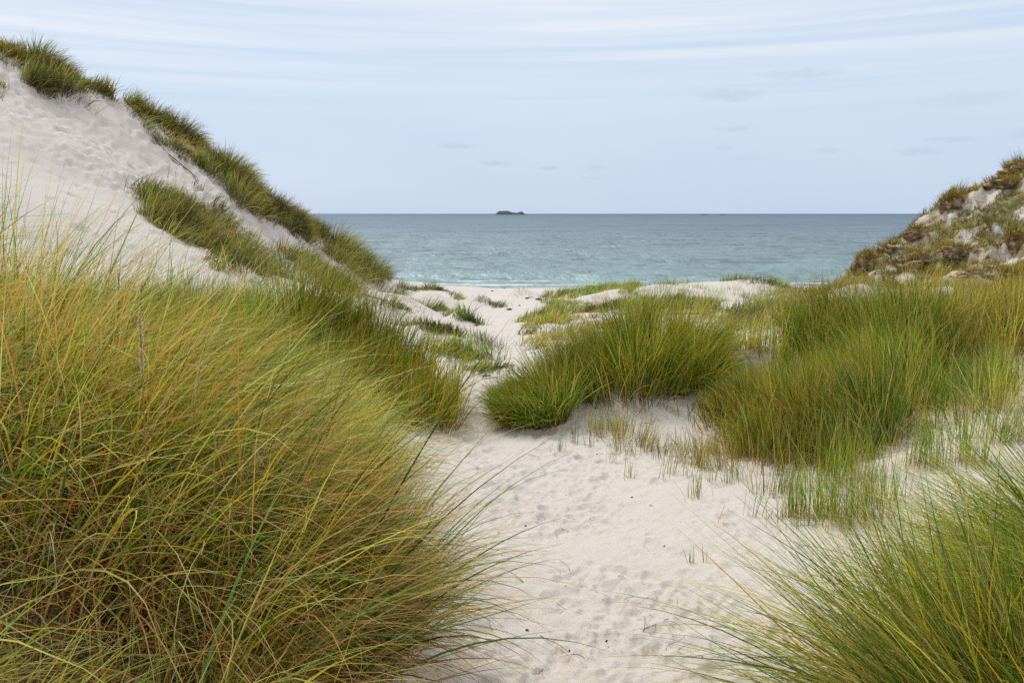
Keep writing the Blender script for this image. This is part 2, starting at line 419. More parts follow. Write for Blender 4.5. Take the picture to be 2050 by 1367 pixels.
    nrm = np.where(nrm[..., 2:3] < 0, -nrm, nrm).reshape(-1, 3)
    fc = faces.reshape(-1, 4)
    cen = co[fc].mean(1)
    pmc = path_mask(cen[:, 0], cen[:, 1])
    sel_path = (pmc < 1.0) & (cen[:, 1] > -8) & (cen[:, 1] < 44)
    sel_beach = (cen[:, 1] >= 44)
    sel_rock = (rocky(cen[:, 0], cen[:, 1]) > .5) & ~sel_beach
    names = [('sand_path', sel_path), ('beach', sel_beach & ~sel_path), ('eroded_dune_slope', sel_rock & ~sel_path), ('dune_ground', ~(sel_path | sel_beach | sel_rock))]
    for nm, s in names:
        f = fc[s]; used = np.unique(f); remap = np.full(len(co), -1, np.int64); remap[used] = np.arange(len(used))
        o = raw_mesh(nm, co[used], remap[f], SAND, True, A[used], 'ground', normals=nrm[used])
        tag(o, kind='structure')
build_ground()

# ------------------------------------------------------------------ sea
SEA_Z = -5.0
def build_sea():
    th = np.radians(np.linspace(-80, 80, 700)); r = np.concatenate([np.geomspace(38, 400, 420), np.geomspace(400, 60000, 60)[1:]])
    X = np.sin(th)[None] * r[:, None]; Y = np.cos(th)[None] * r[:, None]
    Z = np.full_like(X, SEA_Z)
    rg = np.random.default_rng(3)
    fade = sstep(420, 120, Y) * sstep(50, 66, Y)
    for k in range(26):
        lam = rg.uniform(1.6, 9) ; ang = rg.normal(0, .45); amp = .006 * lam * rg.uniform(.5, 1)
        kx, ky = math.sin(ang) * 2 * math.pi / lam, math.cos(ang) * 2 * math.pi / lam
        ph = rg.uniform(0, 6.28) + 2.5 * fbm(X * .02 + k, Y * .03, 2)
        Z = Z + fade * amp * np.sin(kx * X + ky * Y + ph) * (1 + .9 * fbm(X * .06 - k, Y * .1, 2))
    # a low swell standing up just off the beach
    sw = np.exp(-((Y - 63 - .8 * fbm(X * .12, Y * .02, 2) * 3) / 1.1) ** 2) * (.5 + .6 * fbm(X * .18 + 4, Y * .01, 2))
    Z = Z + .13 * np.clip(sw, 0, 1) * sstep(50, 58, Y)
    idx = np.arange(Z.size).reshape(Z.shape)
    f = np.stack([idx[:-1, :-1], idx[1:, :-1], idx[1:, 1:], idx[:-1, 1:]], -1).reshape(-1, 4)[:, ::-1]
    tag(raw_mesh('sea', np.stack([X, Y, Z], -1).reshape(-1, 3), f, make_sea()), kind='structure')
build_sea()

# foam: thin broken lace on the shore break
def foam_mat():
    m, nt = new_mat('sea_foam')
    out = N(nt, 'ShaderNodeOutputMaterial'); df = N(nt, 'ShaderNodeBsdfDiffuse'); df.inputs[0].default_value = (.82, .84, .85, 1)
    tp = N(nt, 'ShaderNodeBsdfTransparent'); mx = N(nt, 'ShaderNodeMixShader')
    pos = N(nt, 'ShaderNodeNewGeometry').outputs['Position']
    n = noise(nt, mapping(nt, pos, (.7, 2.2, 1)), 1.0, 6, .7, .5)
    L(nt, ramp(nt, n, [(.44, 0.0), (.56, 1.0)]), mx.inputs[0]); L(nt, tp.outputs[0], mx.inputs[1]); L(nt, df.outputs[0], mx.inputs[2]); L(nt, mx.outputs[0], out.inputs[0])
    return m
FOAM = foam_mat()
def foam_band(name, x0, x1, y, w, z, n=160):
    x = np.linspace(x0, x1, n); c = y + 1.2 * fbm(x * .11, x * 0 + y, 3)
    hw = w * (.55 + .8 * np.abs(fbm(x * .23 + 3, x * 0 + y, 3)))
    co = np.concatenate([np.stack([x, c - hw, np.full(n, z)], -1), np.stack([x, c + hw, np.full(n, z + .02)], -1)])
    i = np.arange(n - 1); f = np.stack([i, i + 1, i + 1 + n, i + n], -1)
    return tag(raw_mesh(name, co, f, FOAM), kind='structure')
foam_band('shore_foam', -9, 6, 56.6, .42, SEA_Z + .05)
foam_band('shore_foam', -4, 3, 58.8, .25, SEA_Z + .1)
foam_band('shore_foam', 14, 26, 57.5, .4, SEA_Z + .05)

# ------------------------------------------------------------------ island and skerries on the horizon
ROCK = simple_mat('hazed_sea_rock', [(.3, (.055, .062, .078)), (.55, (.085, .088, .10)), (.75, (.15, .14, .14))], scale=.06, bump=.5, dist=2)  # distance haze is put into the rock colour, paler and bluish
def island(name, px, y, prof, depth, label, cat, group=None):
    """profile of (metres along, metres above sea) lofted to a rough mound"""
    prof = np.array(prof); x0 = at(px, 428, y)[0]
    n = 120; xs = np.linspace(prof[0, 0], prof[-1, 0], n); hs = np.interp(xs, prof[:, 0], prof[:, 1])
    hs = hs * (1 + .03 * fbm(xs * .12, xs * 0, 4)) 
    vv = np.linspace(-1, 1, 31)
    X = np.repeat(xs[:, None], 31, 1); Yv = np.repeat(vv[None], n, 0)
    hh = hs[:, None] * np.clip(1 - np.abs(Yv) ** 2.2, 0, 1) ** .7 * (1 + .12 * fbm(X * .1, Yv * 4, 4)) - 1.0
    co = np.stack([X, Yv * depth * (.4 + .6 * (hs / hs.max())[:, None]), hh], -1).reshape(-1, 3)
    idx = np.arange(n * 31).reshape(n, 31)
    f = np.stack([idx[:-1, :-1], idx[1:, :-1], idx[1:, 1:], idx[:-1, 1:]], -1).reshape(-1, 4)
    o = raw_mesh(name, co, f, ROCK); o.location = (x0, y, SEA_Z)
    return tag(o, label, cat, group)
island('rocky_island', 1025, 4000, [(-92, 0), (-86, 1.5), (-78, 8), (-66, 18.5), (-40, 20.5), (-20, 18.5), (0, 13), (20, 10.5), (34, 13), (44, 16.5), (52, 14), (62, 6), (72, 2.5), (84, 1.2), (90, 0)], 60,
       'dark rocky island with two humps far out on the horizon', 'island')
island('sea_rock', 1411, 2600, [(-14, 0), (-9, 3.0), (0, 3.8), (8, 3.2), (14, 0)], 8, 'tiny dark skerry just below the horizon, the shorter of two', 'sea rock')
island('sea_rock', 1450, 2700, [(-22, 0), (-14, 2.2), (-3, 3.2), (9, 2.0), (22, 0)], 8, 'low flat skerry below the horizon, the longer of two', 'sea rock')
foam_far = [(930, 4060, 60), (985, 3960, 40), (1815, 5000, 120), (1850, 4800, 60)]
for px, y, w in foam_far:
    x = at(px, 428, y)[0]
    foam_band('horizon_foam', x - w, x + w, y, 14, SEA_Z + 1.6, 60)

# ------------------------------------------------------------------ light and sky
SUN_EL, SUN_AZ = R(58), R(-40)     # high, ahead and to the left (azimuth from +y towards +x)
sun_d = bpy.data.lights.new('sun', 'SUN'); sun_d.energy = 2.4; sun_d.angle = R(14); sun_d.color = (1.0, .955, .89)
sun = bpy.data.objects.new('sun', sun_d); coll.objects.link(sun)
sd = Vector((math.sin(SUN_AZ) * math.cos(SUN_EL), math.cos(SUN_AZ) * math.cos(SUN_EL), math.sin(SUN_EL)))
sun.rotation_euler = sd.to_track_quat('Z', 'Y').to_euler()
world = bpy.data.worlds.new('World'); scene.world = world; world.use_nodes = True
nt = world.node_tree; nt.nodes.clear()
out = N(nt, 'ShaderNodeOutputWorld'); bg = N(nt, 'ShaderNodeBackground'); bg.inputs['Strength'].default_value = .1
sky = N(nt, 'ShaderNodeTexSky'); sky.sky_type = 'NISHITA'; sky.sun_disc = False; sky.sun_elevation = SUN_EL; sky.sun_rotation = SUN_AZ
sky.air_density = 1.0; sky.dust_density = 1.5
dirv = N(nt, 'ShaderNodeTexCoord').outputs['Generated']
sep = N(nt, 'ShaderNodeSeparateXYZ'); L(nt, dirv, sep.inputs[0])
el = math_node(nt, 'ARCSINE', sep.outputs[2]); az = math_node(nt, 'ARCTAN2', sep.outputs[0], sep.outputs[1])
cmb = N(nt, 'ShaderNodeCombineXYZ'); L(nt, az, cmb.inputs[0]); L(nt, el, cmb.inputs[1]); ae = cmb.outputs[0]
# overcast veil: radiance before the .1 strength
eln = math_node(nt, 'MULTIPLY', el, 1 / 1.2)
veil = ramp(nt, eln, [(0.0, (5.80, 7.05, 8.95)), (.07, (6.05, 7.35, 9.20)), (.17, (6.70, 7.80, 9.45)), (.25, (7.3, 8.15, 9.4)), (.6, (7.4, 8.0, 8.7)), (1.0, (7.2, 7.6, 8.1))])
big = noise(nt, mapping(nt, ae, (1.6, 5.5, 1)), 1.0, 5, .55, .4)
veil = mix_rgb(nt, ramp(nt, big, [(.35, 0.0), (.7, .55)]), veil, (7.4, 8.35, 9.3))
# long wind-drawn streaks high up, gently fanned
st = noise(nt, mapping(nt, ae, (1.2, 64, 1), (0, 0, -.035)), 1.0, 6, .55, .35)
stm = math_node(nt, 'MULTIPLY', ramp(nt, eln, [(.085, 0.0), (.165, 1.0)]), ramp(nt, noise(nt, mapping(nt, ae, (1.5, 3, 1)), 1.0, 3, .5), [(.36, 0.30), (.56, 1.0)]))
veil = mix_rgb(nt, math_node(nt, 'MULTIPLY', ramp(nt, st, [(.42, 0.0), (.64, .85)]), stm), veil, (8.9, 9.35, 9.9))
veil = mix_rgb(nt, math_node(nt, 'MULTIPLY', ramp(nt, st, [(.32, .42), (.47, 0.0)]), stm), veil, (5.7, 6.75, 8.6))
# small grey scraps of low cloud
def scrap(px, py, w, h, s):
    global veil
    x, y, z = at(px, py, 1.0)
    a0, e0 = math.atan2(x, y), math.atan2(z, math.hypot(x, y))
    da = math_node(nt, 'MULTIPLY', math_node(nt, 'SUBTRACT', az, a0), F_PX / w)
    de = math_node(nt, 'MULTIPLY', math_node(nt, 'SUBTRACT', el, e0), F_PX / h)
    d = math_node(nt, 'ADD', math_node(nt, 'POWER', math_node(nt, 'ABSOLUTE', da), 2.0), math_node(nt, 'POWER', math_node(nt, 'ABSOLUTE', de), 2.0))
    fz = noise(nt, mapping(nt, ae, (60, 150, 1)), 1.0, 4, .6)
    d = math_node(nt, 'ADD', d, math_node(nt, 'MULTIPLY', math_node(nt, 'SUBTRACT', fz, .5), 2.2))
    f = ramp(nt, d, [(.0, s), (1.15, 0.0)])
    veil = mix_rgb(nt, f, veil, (4.9, 6.1, 7.75))
for a in [(912, 293, 42, 6, .55), (992, 327, 40, 6, .6), (1098, 337, 26, 5, .55), (1192, 336, 22, 6, .45), (1470, 258, 40, 5, .4), (1460, 193, 62, 14, .42), (1840, 304, 48, 9, .42), (1905, 280, 44, 6, .5),
          (1658, 302, 24, 6, .4), (1448, 297, 22, 5, .35), (1610, 148, 90, 12, .3), (2045, 268, 24, 12, .35), (1185, 356, 30, 4, .3), (1500, 318, 60, 8, .2), (1940, 200, 90, 14, .2)]:
    scrap(*a)
mixed = mix_rgb(nt, .90, sky.outputs[0], veil)
L(nt, mixed, bg.inputs[0]); L(nt, bg.outputs[0], out.inputs[0])

scene.view_settings.view_transform = 'Standard'; scene.view_settings.look = 'None'
scene.view_settings.exposure = 0; scene.view_settings.gamma = 1
scene.render.engine = 'CYCLES'
cy = scene.cycles
cy.max_bounces = 6; cy.diffuse_bounces = 3; cy.glossy_bounces = 2; cy.transmission_bounces = 3; cy.transparent_max_bounces = 8
cy.use_denoising = False
scene.render.filter_size = 1.2 if hasattr(scene.render, 'filter_size') else 1.5
# ------------------------------------------------------------------ grass
PAL = {  # blade colours (base colour, linear) with weights
    'tangle': [((.055, .105, .022), 20), ((.095, .145, .028), 20), ((.17, .175, .035), 13), ((.27, .23, .055), 12), ((.38, .28, .12), 20), ((.36, .20, .03), 11), ((.075, .135, .06), 14), ((.025, .048, .012), 26)],
    'yellow': [((.03, .055, .012), 12), ((.075, .125, .022), 15), ((.14, .17, .028), 24), ((.22, .225, .045), 24), ((.34, .30, .08), 18), ((.40, .24, .04), 8), ((.44, .34, .15), 12), ((.05, .09, .02), 10)],
    'olive':  [((.050, .085, .014), 26), ((.085, .110, .016), 32), ((.135, .135, .022), 20), ((.20, .15, .035), 12), ((.33, .27, .13), 9), ((.22, .12, .03), 3), ((.025, .045, .010), 10)],
    'green':  [((.050, .100, .016), 28), ((.085, .130, .020), 32), ((.14, .155, .026), 18), ((.24, .20, .05), 10), ((.38, .31, .15), 9), ((.28, .14, .03), 2), ((.025, .05, .010), 10)],
    'straw':  [((.075, .110, .020), 20), ((.13, .14, .028), 24), ((.21, .18, .045), 20), ((.34, .26, .10), 22), ((.44, .35, .18), 12)],
    'dune':   [((.045, .085, .026), 30), ((.070, .105, .030), 30), ((.11, .125, .035), 18), ((.19, .17, .06), 12), ((.30, .24, .11), 8)],
    'dunegold': [((.065, .095, .024), 22), ((.11, .125, .030), 28), ((.18, .165, .045), 22), ((.29, .23, .09), 18), ((.38, .27, .11), 6)],
    'bright': [((.060, .110, .020), 25), ((.10, .145, .025), 35), ((.17, .19, .04), 22), ((.28, .25, .08), 12)],
    'crisp': [((.045, .115, .045), 26), ((.075, .145, .03), 24), ((.025, .060, .018), 12), ((.30, .27, .08), 14), ((.42, .34, .17), 14), ((.38, .21, .04), 8)],
    'hummock': [((.040, .075, .012), 30), ((.070, .100, .014), 34), ((.105, .115, .018), 18), ((.17, .13, .03), 10), ((.26, .16, .05), 8)],
    'dead':   [((.40, .30, .165), 30), ((.29, .20, .10), 30), ((.19, .12, .06), 22), ((.11, .07, .04), 14), ((.38, .20, .05), 6)],
    'turf':   [((.075, .085, .016), 26), ((.12, .115, .022), 28), ((.19, .16, .045), 22), ((.27, .21, .085), 14), ((.10, .070, .035), 12)],
}
GAIN = {'tangle': 2.45, 'crisp': 2.2, 'yellow': 2.25, 'olive': 2.65, 'hummock': 2.6, 'green': 2.4, 'straw': 2.0, 'dune': 1.45, 'dunegold': 1.5, 'bright': 2.0, 'turf': 2.0, 'dead': 2.1}
HUE = {'crisp': np.array([1.0, 1.0, .8]), 'tangle': np.array([.99, 1.0, .55]), 'green': np.array([1.06, 1.0, .6]), 'dunegold': np.array([.97, .98, .9]), 'bright': np.array([.92, 1.04, .6]), 'dead': np.array([1.0, .96, .85]), 'dune': np.array([1.0, 1.0, 1.0]), 'straw': np.array([1.03, 1.0, .75])}
BASE = np.array([(.17, .105, .05), (.26, .17, .09), (.12, .07, .035), (.22, .115, .06)])

def pick(pal, n, rg):
    p = PAL[pal]; w = np.array([q[1] for q in p], float); c = np.array([q[0] for q in p])
    return np.minimum(1, c[rg.choice(len(p), n, p=w / w.sum())] * GAIN.get(pal, 1.0) * HUE.get(pal, np.array([1.06, 1.0, .55])) * rg.uniform(.70, 1.30, (n, 1)) * rg.uniform(.93, 1.07, (n, 3)) * .98)

def blade_arrays(root, Ln, dirv, tilt, bend, width, seg, col, tipcol, rg, base_f=.22, curl=.35, basecol=None):
    """ribbons: root (n,3), length, horizontal heading (n,2), tilt and bend in radians"""
    n = len(root); t = np.linspace(0, 1, seg + 1)
    az0 = np.arctan2(dirv[:, 1], dirv[:, 0])
    az = az0[:, None] + curl * rg.normal(0, 1, (n, 1)) * t[None] ** 1.5
    ex = rg.uniform(1.0, 1.9, (n, 1))
    th = tilt[:, None] + bend[:, None] * t[None] ** ex
    th = np.clip(th, 0, 2.25)
    T = np.stack([np.sin(th) * np.cos(az), np.sin(th) * np.sin(az), np.cos(th)], -1)
    mid = (T[:, 1:] + T[:, :-1]) * .5
    step = (Ln / seg)[:, None, None]
    C = np.concatenate([np.zeros((n, 1, 3)), np.cumsum(mid * step, 1)], 1) + root[:, None]
    side = np.stack([-np.sin(az), np.cos(az), np.zeros_like(az)], -1)
    n2 = np.cross(T, side)
    roll = rg.uniform(-1.1, 1.1, (n, 1)) + rg.normal(0, .5, (n, 1)) * t[None]
    wv = np.cos(roll)[..., None] * side + np.sin(roll)[..., None] * n2
    prof = np.clip(np.minimum(.55 + t * 3, 1.0) * (1 - t ** 1.6), .06, 1)
    wv = wv * (width[:, None] * prof[None] * .5)[..., None]
    V = np.stack([C - wv, C + wv], 2).reshape(-1, 3)
    bc = BASE[rg.integers(0, len(BASE), n)] if basecol is None else np.repeat(np.array(basecol)[None], n, 0)
    f1 = np.clip(1 - t / base_f, 0, 1)[None, :, None]; f2 = (np.clip((t - .55) / .45, 0, 1) ** 1.3)[None, :, None]
    K = col[:, None] * (1 - f1) + bc[:, None] * f1
    K = K * (1 - f2) + tipcol[:, None] * f2
    K = np.clip(np.repeat(K[:, :, None], 2, 2).reshape(-1, 3), 0, .72)
    k = np.arange(seg)[None] * 2 + np.arange(n)[:, None] * 2 * (seg + 1)
    F = np.stack([k, k + 1, k + 3, k + 2], -1).reshape(-1, 4)
    return V, F, K

def in_poly(px, py, poly):
    poly = np.array(poly, float); c = np.zeros(np.shape(px), bool); j = len(poly) - 1
    for i in range(len(poly)):
        xi, yi = poly[i]; xj, yj = poly[j]
        c ^= ((yi > py) != (yj > py)) & (px < (xj - xi) * (py - yi) / (yj - yi + 1e-12) + xi)
        j = i
    return c

def poly_roots(poly, n, rg, patchy=.35, scale=1.6, clusters=0, csize=.07, soft=0):
    """n roots inside a ground polygon, thinned by noise; optionally gathered in stools"""
    poly = np.array(poly, float); lo, hi = poly.min(0), poly.max(0); out = []
    tot = 0
    while tot < n:
        q = rg.uniform(lo, hi, (n * 2, 2)); q = q[in_poly(q[:, 0], q[:, 1], poly)]
        if patchy: q = q[rg.random(len(q)) < 1 - patchy + patchy * 2.4 * fbm(q[:, 0] * scale + 31, q[:, 1] * scale, 2)]
        out.append(q); tot += len(q)
    q = np.concatenate(out)[:n]
    if soft: q = q + rg.normal(0, 1, (n, 2)) * np.abs(rg.normal(0, soft, (n, 1)))
    if clusters:
        c = q[rg.integers(0, n, clusters)]
        m = rg.random(n) < .8
        q[m] = c[rg.integers(0, clusters, m.sum())] + rg.normal(0, csize, (m.sum(), 2))
    return q

def screen_roots(poly, n, box, rg, patchy=.3, scale=1.0):
    """n roots on the part of the terrain (ground box) that the outline poly of the photograph covers"""
    out = []; tot = 0; tries = 0
    while tot < n and tries < 30:
        tries += 1
        q = np.stack([rg.uniform(box[0], box[1], 6000), rg.uniform(box[2], box[3], 6000)], -1)
        z = H(q[:, 0], q[:, 1]); px, py = to_px(q[:, 0], q[:, 1], z)
        jit = rg.normal(0, 5, (len(q), 2))
        k = in_poly(px + jit[:, 0], py + jit[:, 1], poly)
        if patchy: k &= rg.random(len(q)) < 1 - patchy + patchy * 2.4 * fbm(q[:, 0] * scale, q[:, 1] * scale + 50, 2)
        out.append(np.c_[q[k], z[k]]); tot += int(k.sum())
    return np.concatenate(out)[:n]

def hit(px, py, y0=3.0, y1=60.0):
    """first point of the terrain seen through a pixel of the photograph"""
    ys = np.geomspace(y0, y1, 500)
    p = np.array([at(px, py, y) for y in ys])
    d = p[:, 2] - H(p[:, 0], p[:, 1])
    k = np.argmax(d < 0)
    if not (d < 0).any(): k = np.argmin(d)
    if k > 0:
        a = d[k - 1] / (d[k - 1] - d[k] + 1e-9); q = p[k - 1] * (1 - a) + p[k] * a
    else: q = p[k]
    return q

def grow(root_xyz, rg, pal, L_, wind, slope_w=0., radial_w=0., rand_w=.5, centre=None, tilt=(.1, .35), bend=(.3, .9), width=.004, seg=5, tip=.5, base_f=.22, lnoise=.3, curl=.35, radii=None, tone=.35, tuft_w=.35, tuft_s=2.1, zcap=None):
    n = len(root_xyz); x, y = root_xyz[:, 0], root_xyz[:, 1]
    d = np.repeat(np.array(wind, float)[None], n, 0)
    if slope_w:
        gx, gy = slope(x, y, .2); d -= slope_w * np.stack([gx, gy], -1)
    edge = np.zeros(n)
    if radial_w:
        c = np.array(centre if centre is not None else root_xyz[:, :2].mean(0)); r = root_xyz[:, :2] - c
        if radii is not None: r = r / np.array(radii)
        else: r = r / (np.abs(r).max(0) + 1e-6)
        edge = np.clip(np.hypot(r[:, 0], r[:, 1]), 0, 1); d += radial_w * r
    if tuft_w:
        e = .06; fx = lambda a, b: fbm(a * tuft_s + 7, b * tuft_s, 2)
        g = np.stack([fx(x + e, y) - fx(x - e, y), fx(x, y + e) - fx(x, y - e)], -1) / (2 * e)
        d -= tuft_w * np.clip(g, -1.6, 1.6)
    d += rand_w * rg.normal(0, 1, (n, 2))
    mag = np.hypot(d[:, 0], d[:, 1])
    Ln = rg.uniform(L_[0], L_[1], n) * (1 + lnoise * 1.8 * fbm(x * tuft_s + 7, y * tuft_s, 2))
    if zcap is not None: Ln = np.minimum(Ln, np.maximum(.25, (zcap - root_xyz[:, 2]) / .85) * rg.uniform(.8, 1.1, n))
    k = np.clip(mag, .25, 1.6)
    ti = rg.uniform(*tilt, n) * k + .25 * edge * radial_w * rg.random(n)
    be = rg.uniform(*bend, n) * np.clip(mag, .5, 1.3)
    col = pick(pal, n, rg); shade = 1 + tone * 1.8 * fbm(x * 1.4 + 90, y * 1.4, 3); col = col * np.clip(shade, .5, 1.6)[:, None]
    hue = fbm(x * 1.0 + 20, y * 1.0 + 70, 2)[:, None]; col = col * (1 + hue * np.array([.26, .05, -.2]))
    tc = col * rg.uniform(.95, 1.25, (n, 1)); m = rg.random(n) < tip * .55
    tc[m] = pick('dead', int(m.sum()), rg) * 1.05
    w = width * rg.uniform(.65, 1.25, n)
    return blade_arrays(root_xyz, Ln, d, ti, be, w, seg, col, tc, rg, base_f, curl)

def join(parts):
    V, F, K, o = [], [], [], 0
    for v, f, k in parts: V.append(v); F.append(f + o); K.append(k); o += len(v)
    return np.concatenate(V), np.concatenate(F), np.concatenate(K)

def link_blades(name, parts, root, rhizome=0):
    V, F, K = join(parts)
    if rhizome:      # the shoots of a small tuft share a buried rhizome
        b = np.unique(np.concatenate([[0], np.cumsum([len(v) for v, f, k in parts])]))[:-1]; st = []
        for (v, f, k), o0 in zip(parts, b):
            vs = 2 * (rhizome + 1); st += list(range(o0, o0 + len(v), vs))
        st = np.array(st); V[st, 2] -= .03; V[st + 1, 2] -= .03
        F = np.concatenate([F, np.stack([st[:-1], st[:-1] + 1, st[1:] + 1, st[1:]], -1)])
    o = raw_mesh(name, V - np.array(root.location), F, GRASS, True, K, 'tint', parent=root)
    if not rhizome: o['kind'] = 'stuff'      # blades nobody could count
    return o

# seed heads -------------------------------------------------------
def seed_stalk(root, base, height, lean, head_len, head_r, rg, col=(.70, .54, .33), seg=10, spikes=260, stem_r=.0016):
    """stiff stem with a dense spindle-shaped panicle of small spikelets"""
    d = np.array([math.cos(lean[1]), math.sin(lean[1])])
    def curve(s):
        th = lean[0] * (.4 + .6 * s)
        return np.array(base) + np.array([d[0] * math.sin(th) * s * height, d[1] * math.sin(th) * s * height, math.cos(th) * s * height])
    sh = 1 - head_len / height
    pts = [curve(s) for s in np.linspace(0, 1, seg)]
    V, F = [], []
    for i, p in enumerate(pts):
        r = stem_r * (1 - .35 * i / seg)
        for k in range(5): V.append(p + np.array([math.cos(k * 1.2566) * r, math.sin(k * 1.2566) * r, 0]))
    for i in range(seg - 1):
        for k in range(5): F.append((i * 5 + k, i * 5 + (k + 1) % 5, i * 5 + 5 + (k + 1) % 5, i * 5 + 5 + k))
    K = np.repeat(np.array([[.33, .26, .10]]), len(V), 0) * rg.uniform(.9, 1.1, (len(V), 1))
    o = raw_mesh('seed_stalk', np.array(V) - np.array(root.location), np.array(F), GRASS, True, K, 'tint', parent=root)
    n = spikes; s = sh + (1 - sh) * rg.random(n) ** .9
    s[:2] = sh, 1.0; rt = np.array([curve(q) for q in s]); u = (s - sh) / (1 - sh)
    rad = head_r * np.clip(np.sin(np.clip(u, .04, .97) * math.pi) ** .55, .25, 1)
    a = rg.uniform(0, 6.283, n); dv = np.stack([np.cos(a), np.sin(a)], -1)
    ln = rg.uniform(.010, .017, n) * (head_len / .17); ti = np.arcsin(np.clip(rad / ln, 0, .75))
    col_ = np.array(col)[None] * rg.uniform(.6, 1.3, (n, 1)); tc = col_ * 1.25
    v, f, k = blade_arrays(rt, ln, dv + d * .1, ti * rg.uniform(.5, 1.1, n), -ti * .5, np.full(n, .0034 * head_len / .17), 2, col_, tc, rg, .3, .2)
    h = raw_mesh('seed_head', v - np.array(root.location), f, GRASS, True, k, 'tint', parent=o)
    return o

def clump(label, roots, rg, green, dead=None, name='marram_clump', cat='marram grass', group=None, seeds=(), centre=None, rhizome=0):
    """roots (n,2) or (n,3). green: list of (fraction, kwargs); dead: (count fraction, kwargs)"""
    if roots.shape[1] == 2: roots = np.c_[roots, H(roots[:, 0], roots[:, 1]) - .01]
    c = roots[:, :2].mean(0); root = empty(name, (float(c[0]), float(c[1]), float(roots[:, 2].min())), label, cat, group)
    parts = []; i = 0; n = len(roots); rg.shuffle(roots)
    for fr, kw in green:
        m = int(n * fr); parts.append(grow(roots[i:i + m], rg, **kw)); i += m
    link_blades('green_blades', parts, root, green[0][1]['seg'] if rhizome else 0)
    if dead:
        fr, kw = dead; k = rg.choice(n, int(n * fr), replace=fr > 1); r2 = roots[k] + np.c_[rg.normal(0, .03, (len(k), 2)), np.zeros(len(k))]
        link_blades('dry_blades', [grow(r2, rg, pal='dead', **kw)], root, kw['seg'] if rhizome else 0)
    for s in seeds: seed_stalk(root, *s)
    return root

WIND = (.95, .10)
rg = np.random.default_rng(21)
DEAD_NEAR = dict(L_=(.25, .65), wind=(.35, -.1), slope_w=.4, rand_w=.9, tilt=(.25, .9), bend=(.4, 1.3), width=.0052, seg=7, tip=.3, base_f=.1, curl=.55)

# near left bank: four masses of marram ------------------------------
def S(px, py, y):   # a seed head whose tip is seen at this pixel, standing at distance y
    return at(px, py, y)
def seed_at(px, py_tip, y, hl, lean=.06, hr=.010, spikes=420, h=None):
    tx, ty, tz = at(px, py_tip, y); g = float(H(np.array(tx), np.array(ty)))
    hh = (tz - g) if h is None else h
    return ((tx - math.sin(lean) * hh * .55, ty, tz - hh), hh, (lean, 0.0), hl, hr, rg)
seeds = [seed_at(268, 624, 1.42, .122, .02, .0105), seed_at(362, 728, 1.75, .10, .12, .009), seed_at(268, 566, 2.6, .10, .08), seed_at(228, 548, 2.5, .085, .05), seed_at(361, 580, 3.3, .10, .06), seed_at(424, 608, 3.6, .09, .05)]
near_poly = [(-.55, .75), (-.62, 1.6), (-.58, 2.2), (-.50, 2.7), (-.55, 3.2), (-1.2, 3.4), (-2.6, 3.3), (-2.6, 1.4), (-1.25, .6)]
q = poly_roots(near_poly, 15000, rg, .5, 2.2, clusters=1100, csize=.035)
q = q[(np.hypot(q[:, 0], q[:, 1]) > 1.05)]
arc = dict(L_=(.34, .80), wind=WIND, slope_w=.35, rand_w=.50, curl=.5, tilt=(.10, .70), bend=(.4, 1.35), width=.0050, seg=8, tip=.40, lnoise=.35)
clump('tangled wind-blown marram bank filling the lower left corner, arching over the path', q, rg,
      [(.62, dict(arc, pal='tangle', zcap=-.12)), (.10, dict(arc, pal='yellow', L_=(.4, .85), rand_w=.7, zcap=-.2)), (.16, dict(arc, pal='crisp', L_=(.5, .85), bend=(.3, 1.1), rand_w=.5, width=.0088, seg=9, zcap=-.2)),
       (.09, dict(arc, pal='tangle', L_=(.65, 1.0), rand_w=.4, width=.0066, zcap=-.15)), (.03, dict(arc, pal='dead', L_=(.5, .85), rand_w=.7, width=.0056, zcap=-.2))], (1.2, dict(DEAD_NEAR, L_=(.30, .80), width=.0052)), name='marram_bank', seeds=seeds[:2])
q = poly_roots([(-1.25, 2.5), (-1.3, 3.5), (-1.75, 3.9), (-3.3, 3.6), (-3.3, 2.4), (-2.0, 2.1)], 11000, rg, .4, 2.2, clusters=800, csize=.035)
clump('tall dark green marram tuft reaching highest at the left edge before the dune', q, rg,
      [(.15, dict(arc, pal='crisp', L_=(.55, .95), tilt=(.08, .5), bend=(.25, 1.05), width=.0080)), (.85, dict(arc, pal='green', L_=(.48, .84), tilt=(.08, .5), bend=(.25, 1.05), rand_w=.35))], (.4, DEAD_NEAR), name='marram_clump', seeds=seeds[2:4])
q = poly_roots([(-.62, 3.1), (-.78, 3.9), (-.95, 4.6), (-1.0, 5.2), (-2.0, 5.0), (-3.6, 4.4), (-3.3, 3.5), (-1.5, 3.3)], 17000, rg, .4, 1.8, clusters=1500, csize=.045)
clump('yellow-green marram sweep leaning right over the path edge in the left middle ground', q, rg,
      [(.16, dict(arc, pal='crisp', L_=(.4, .7), bend=(.4, 1.2), width=.0085)), (.4, dict(arc, pal='tangle', L_=(.36, .68), bend=(.7, 1.6))), (.44, dict(arc, pal='yellow', L_=(.36, .66), bend=(.7, 1.6)))], (.45, dict(DEAD_NEAR, width=.0055)), name='marram_clump', seeds=seeds[4:])
q = poly_roots([(-1.1, 5.2), (-1.25, 6.0), (-1.5, 6.7), (-2.4, 7.0), (-4.0, 6.6), (-4.8, 5.4), (-3.6, 4.5), (-2.0, 5.0)], 15000, rg, .35, 1.5, clusters=2600, csize=.05)
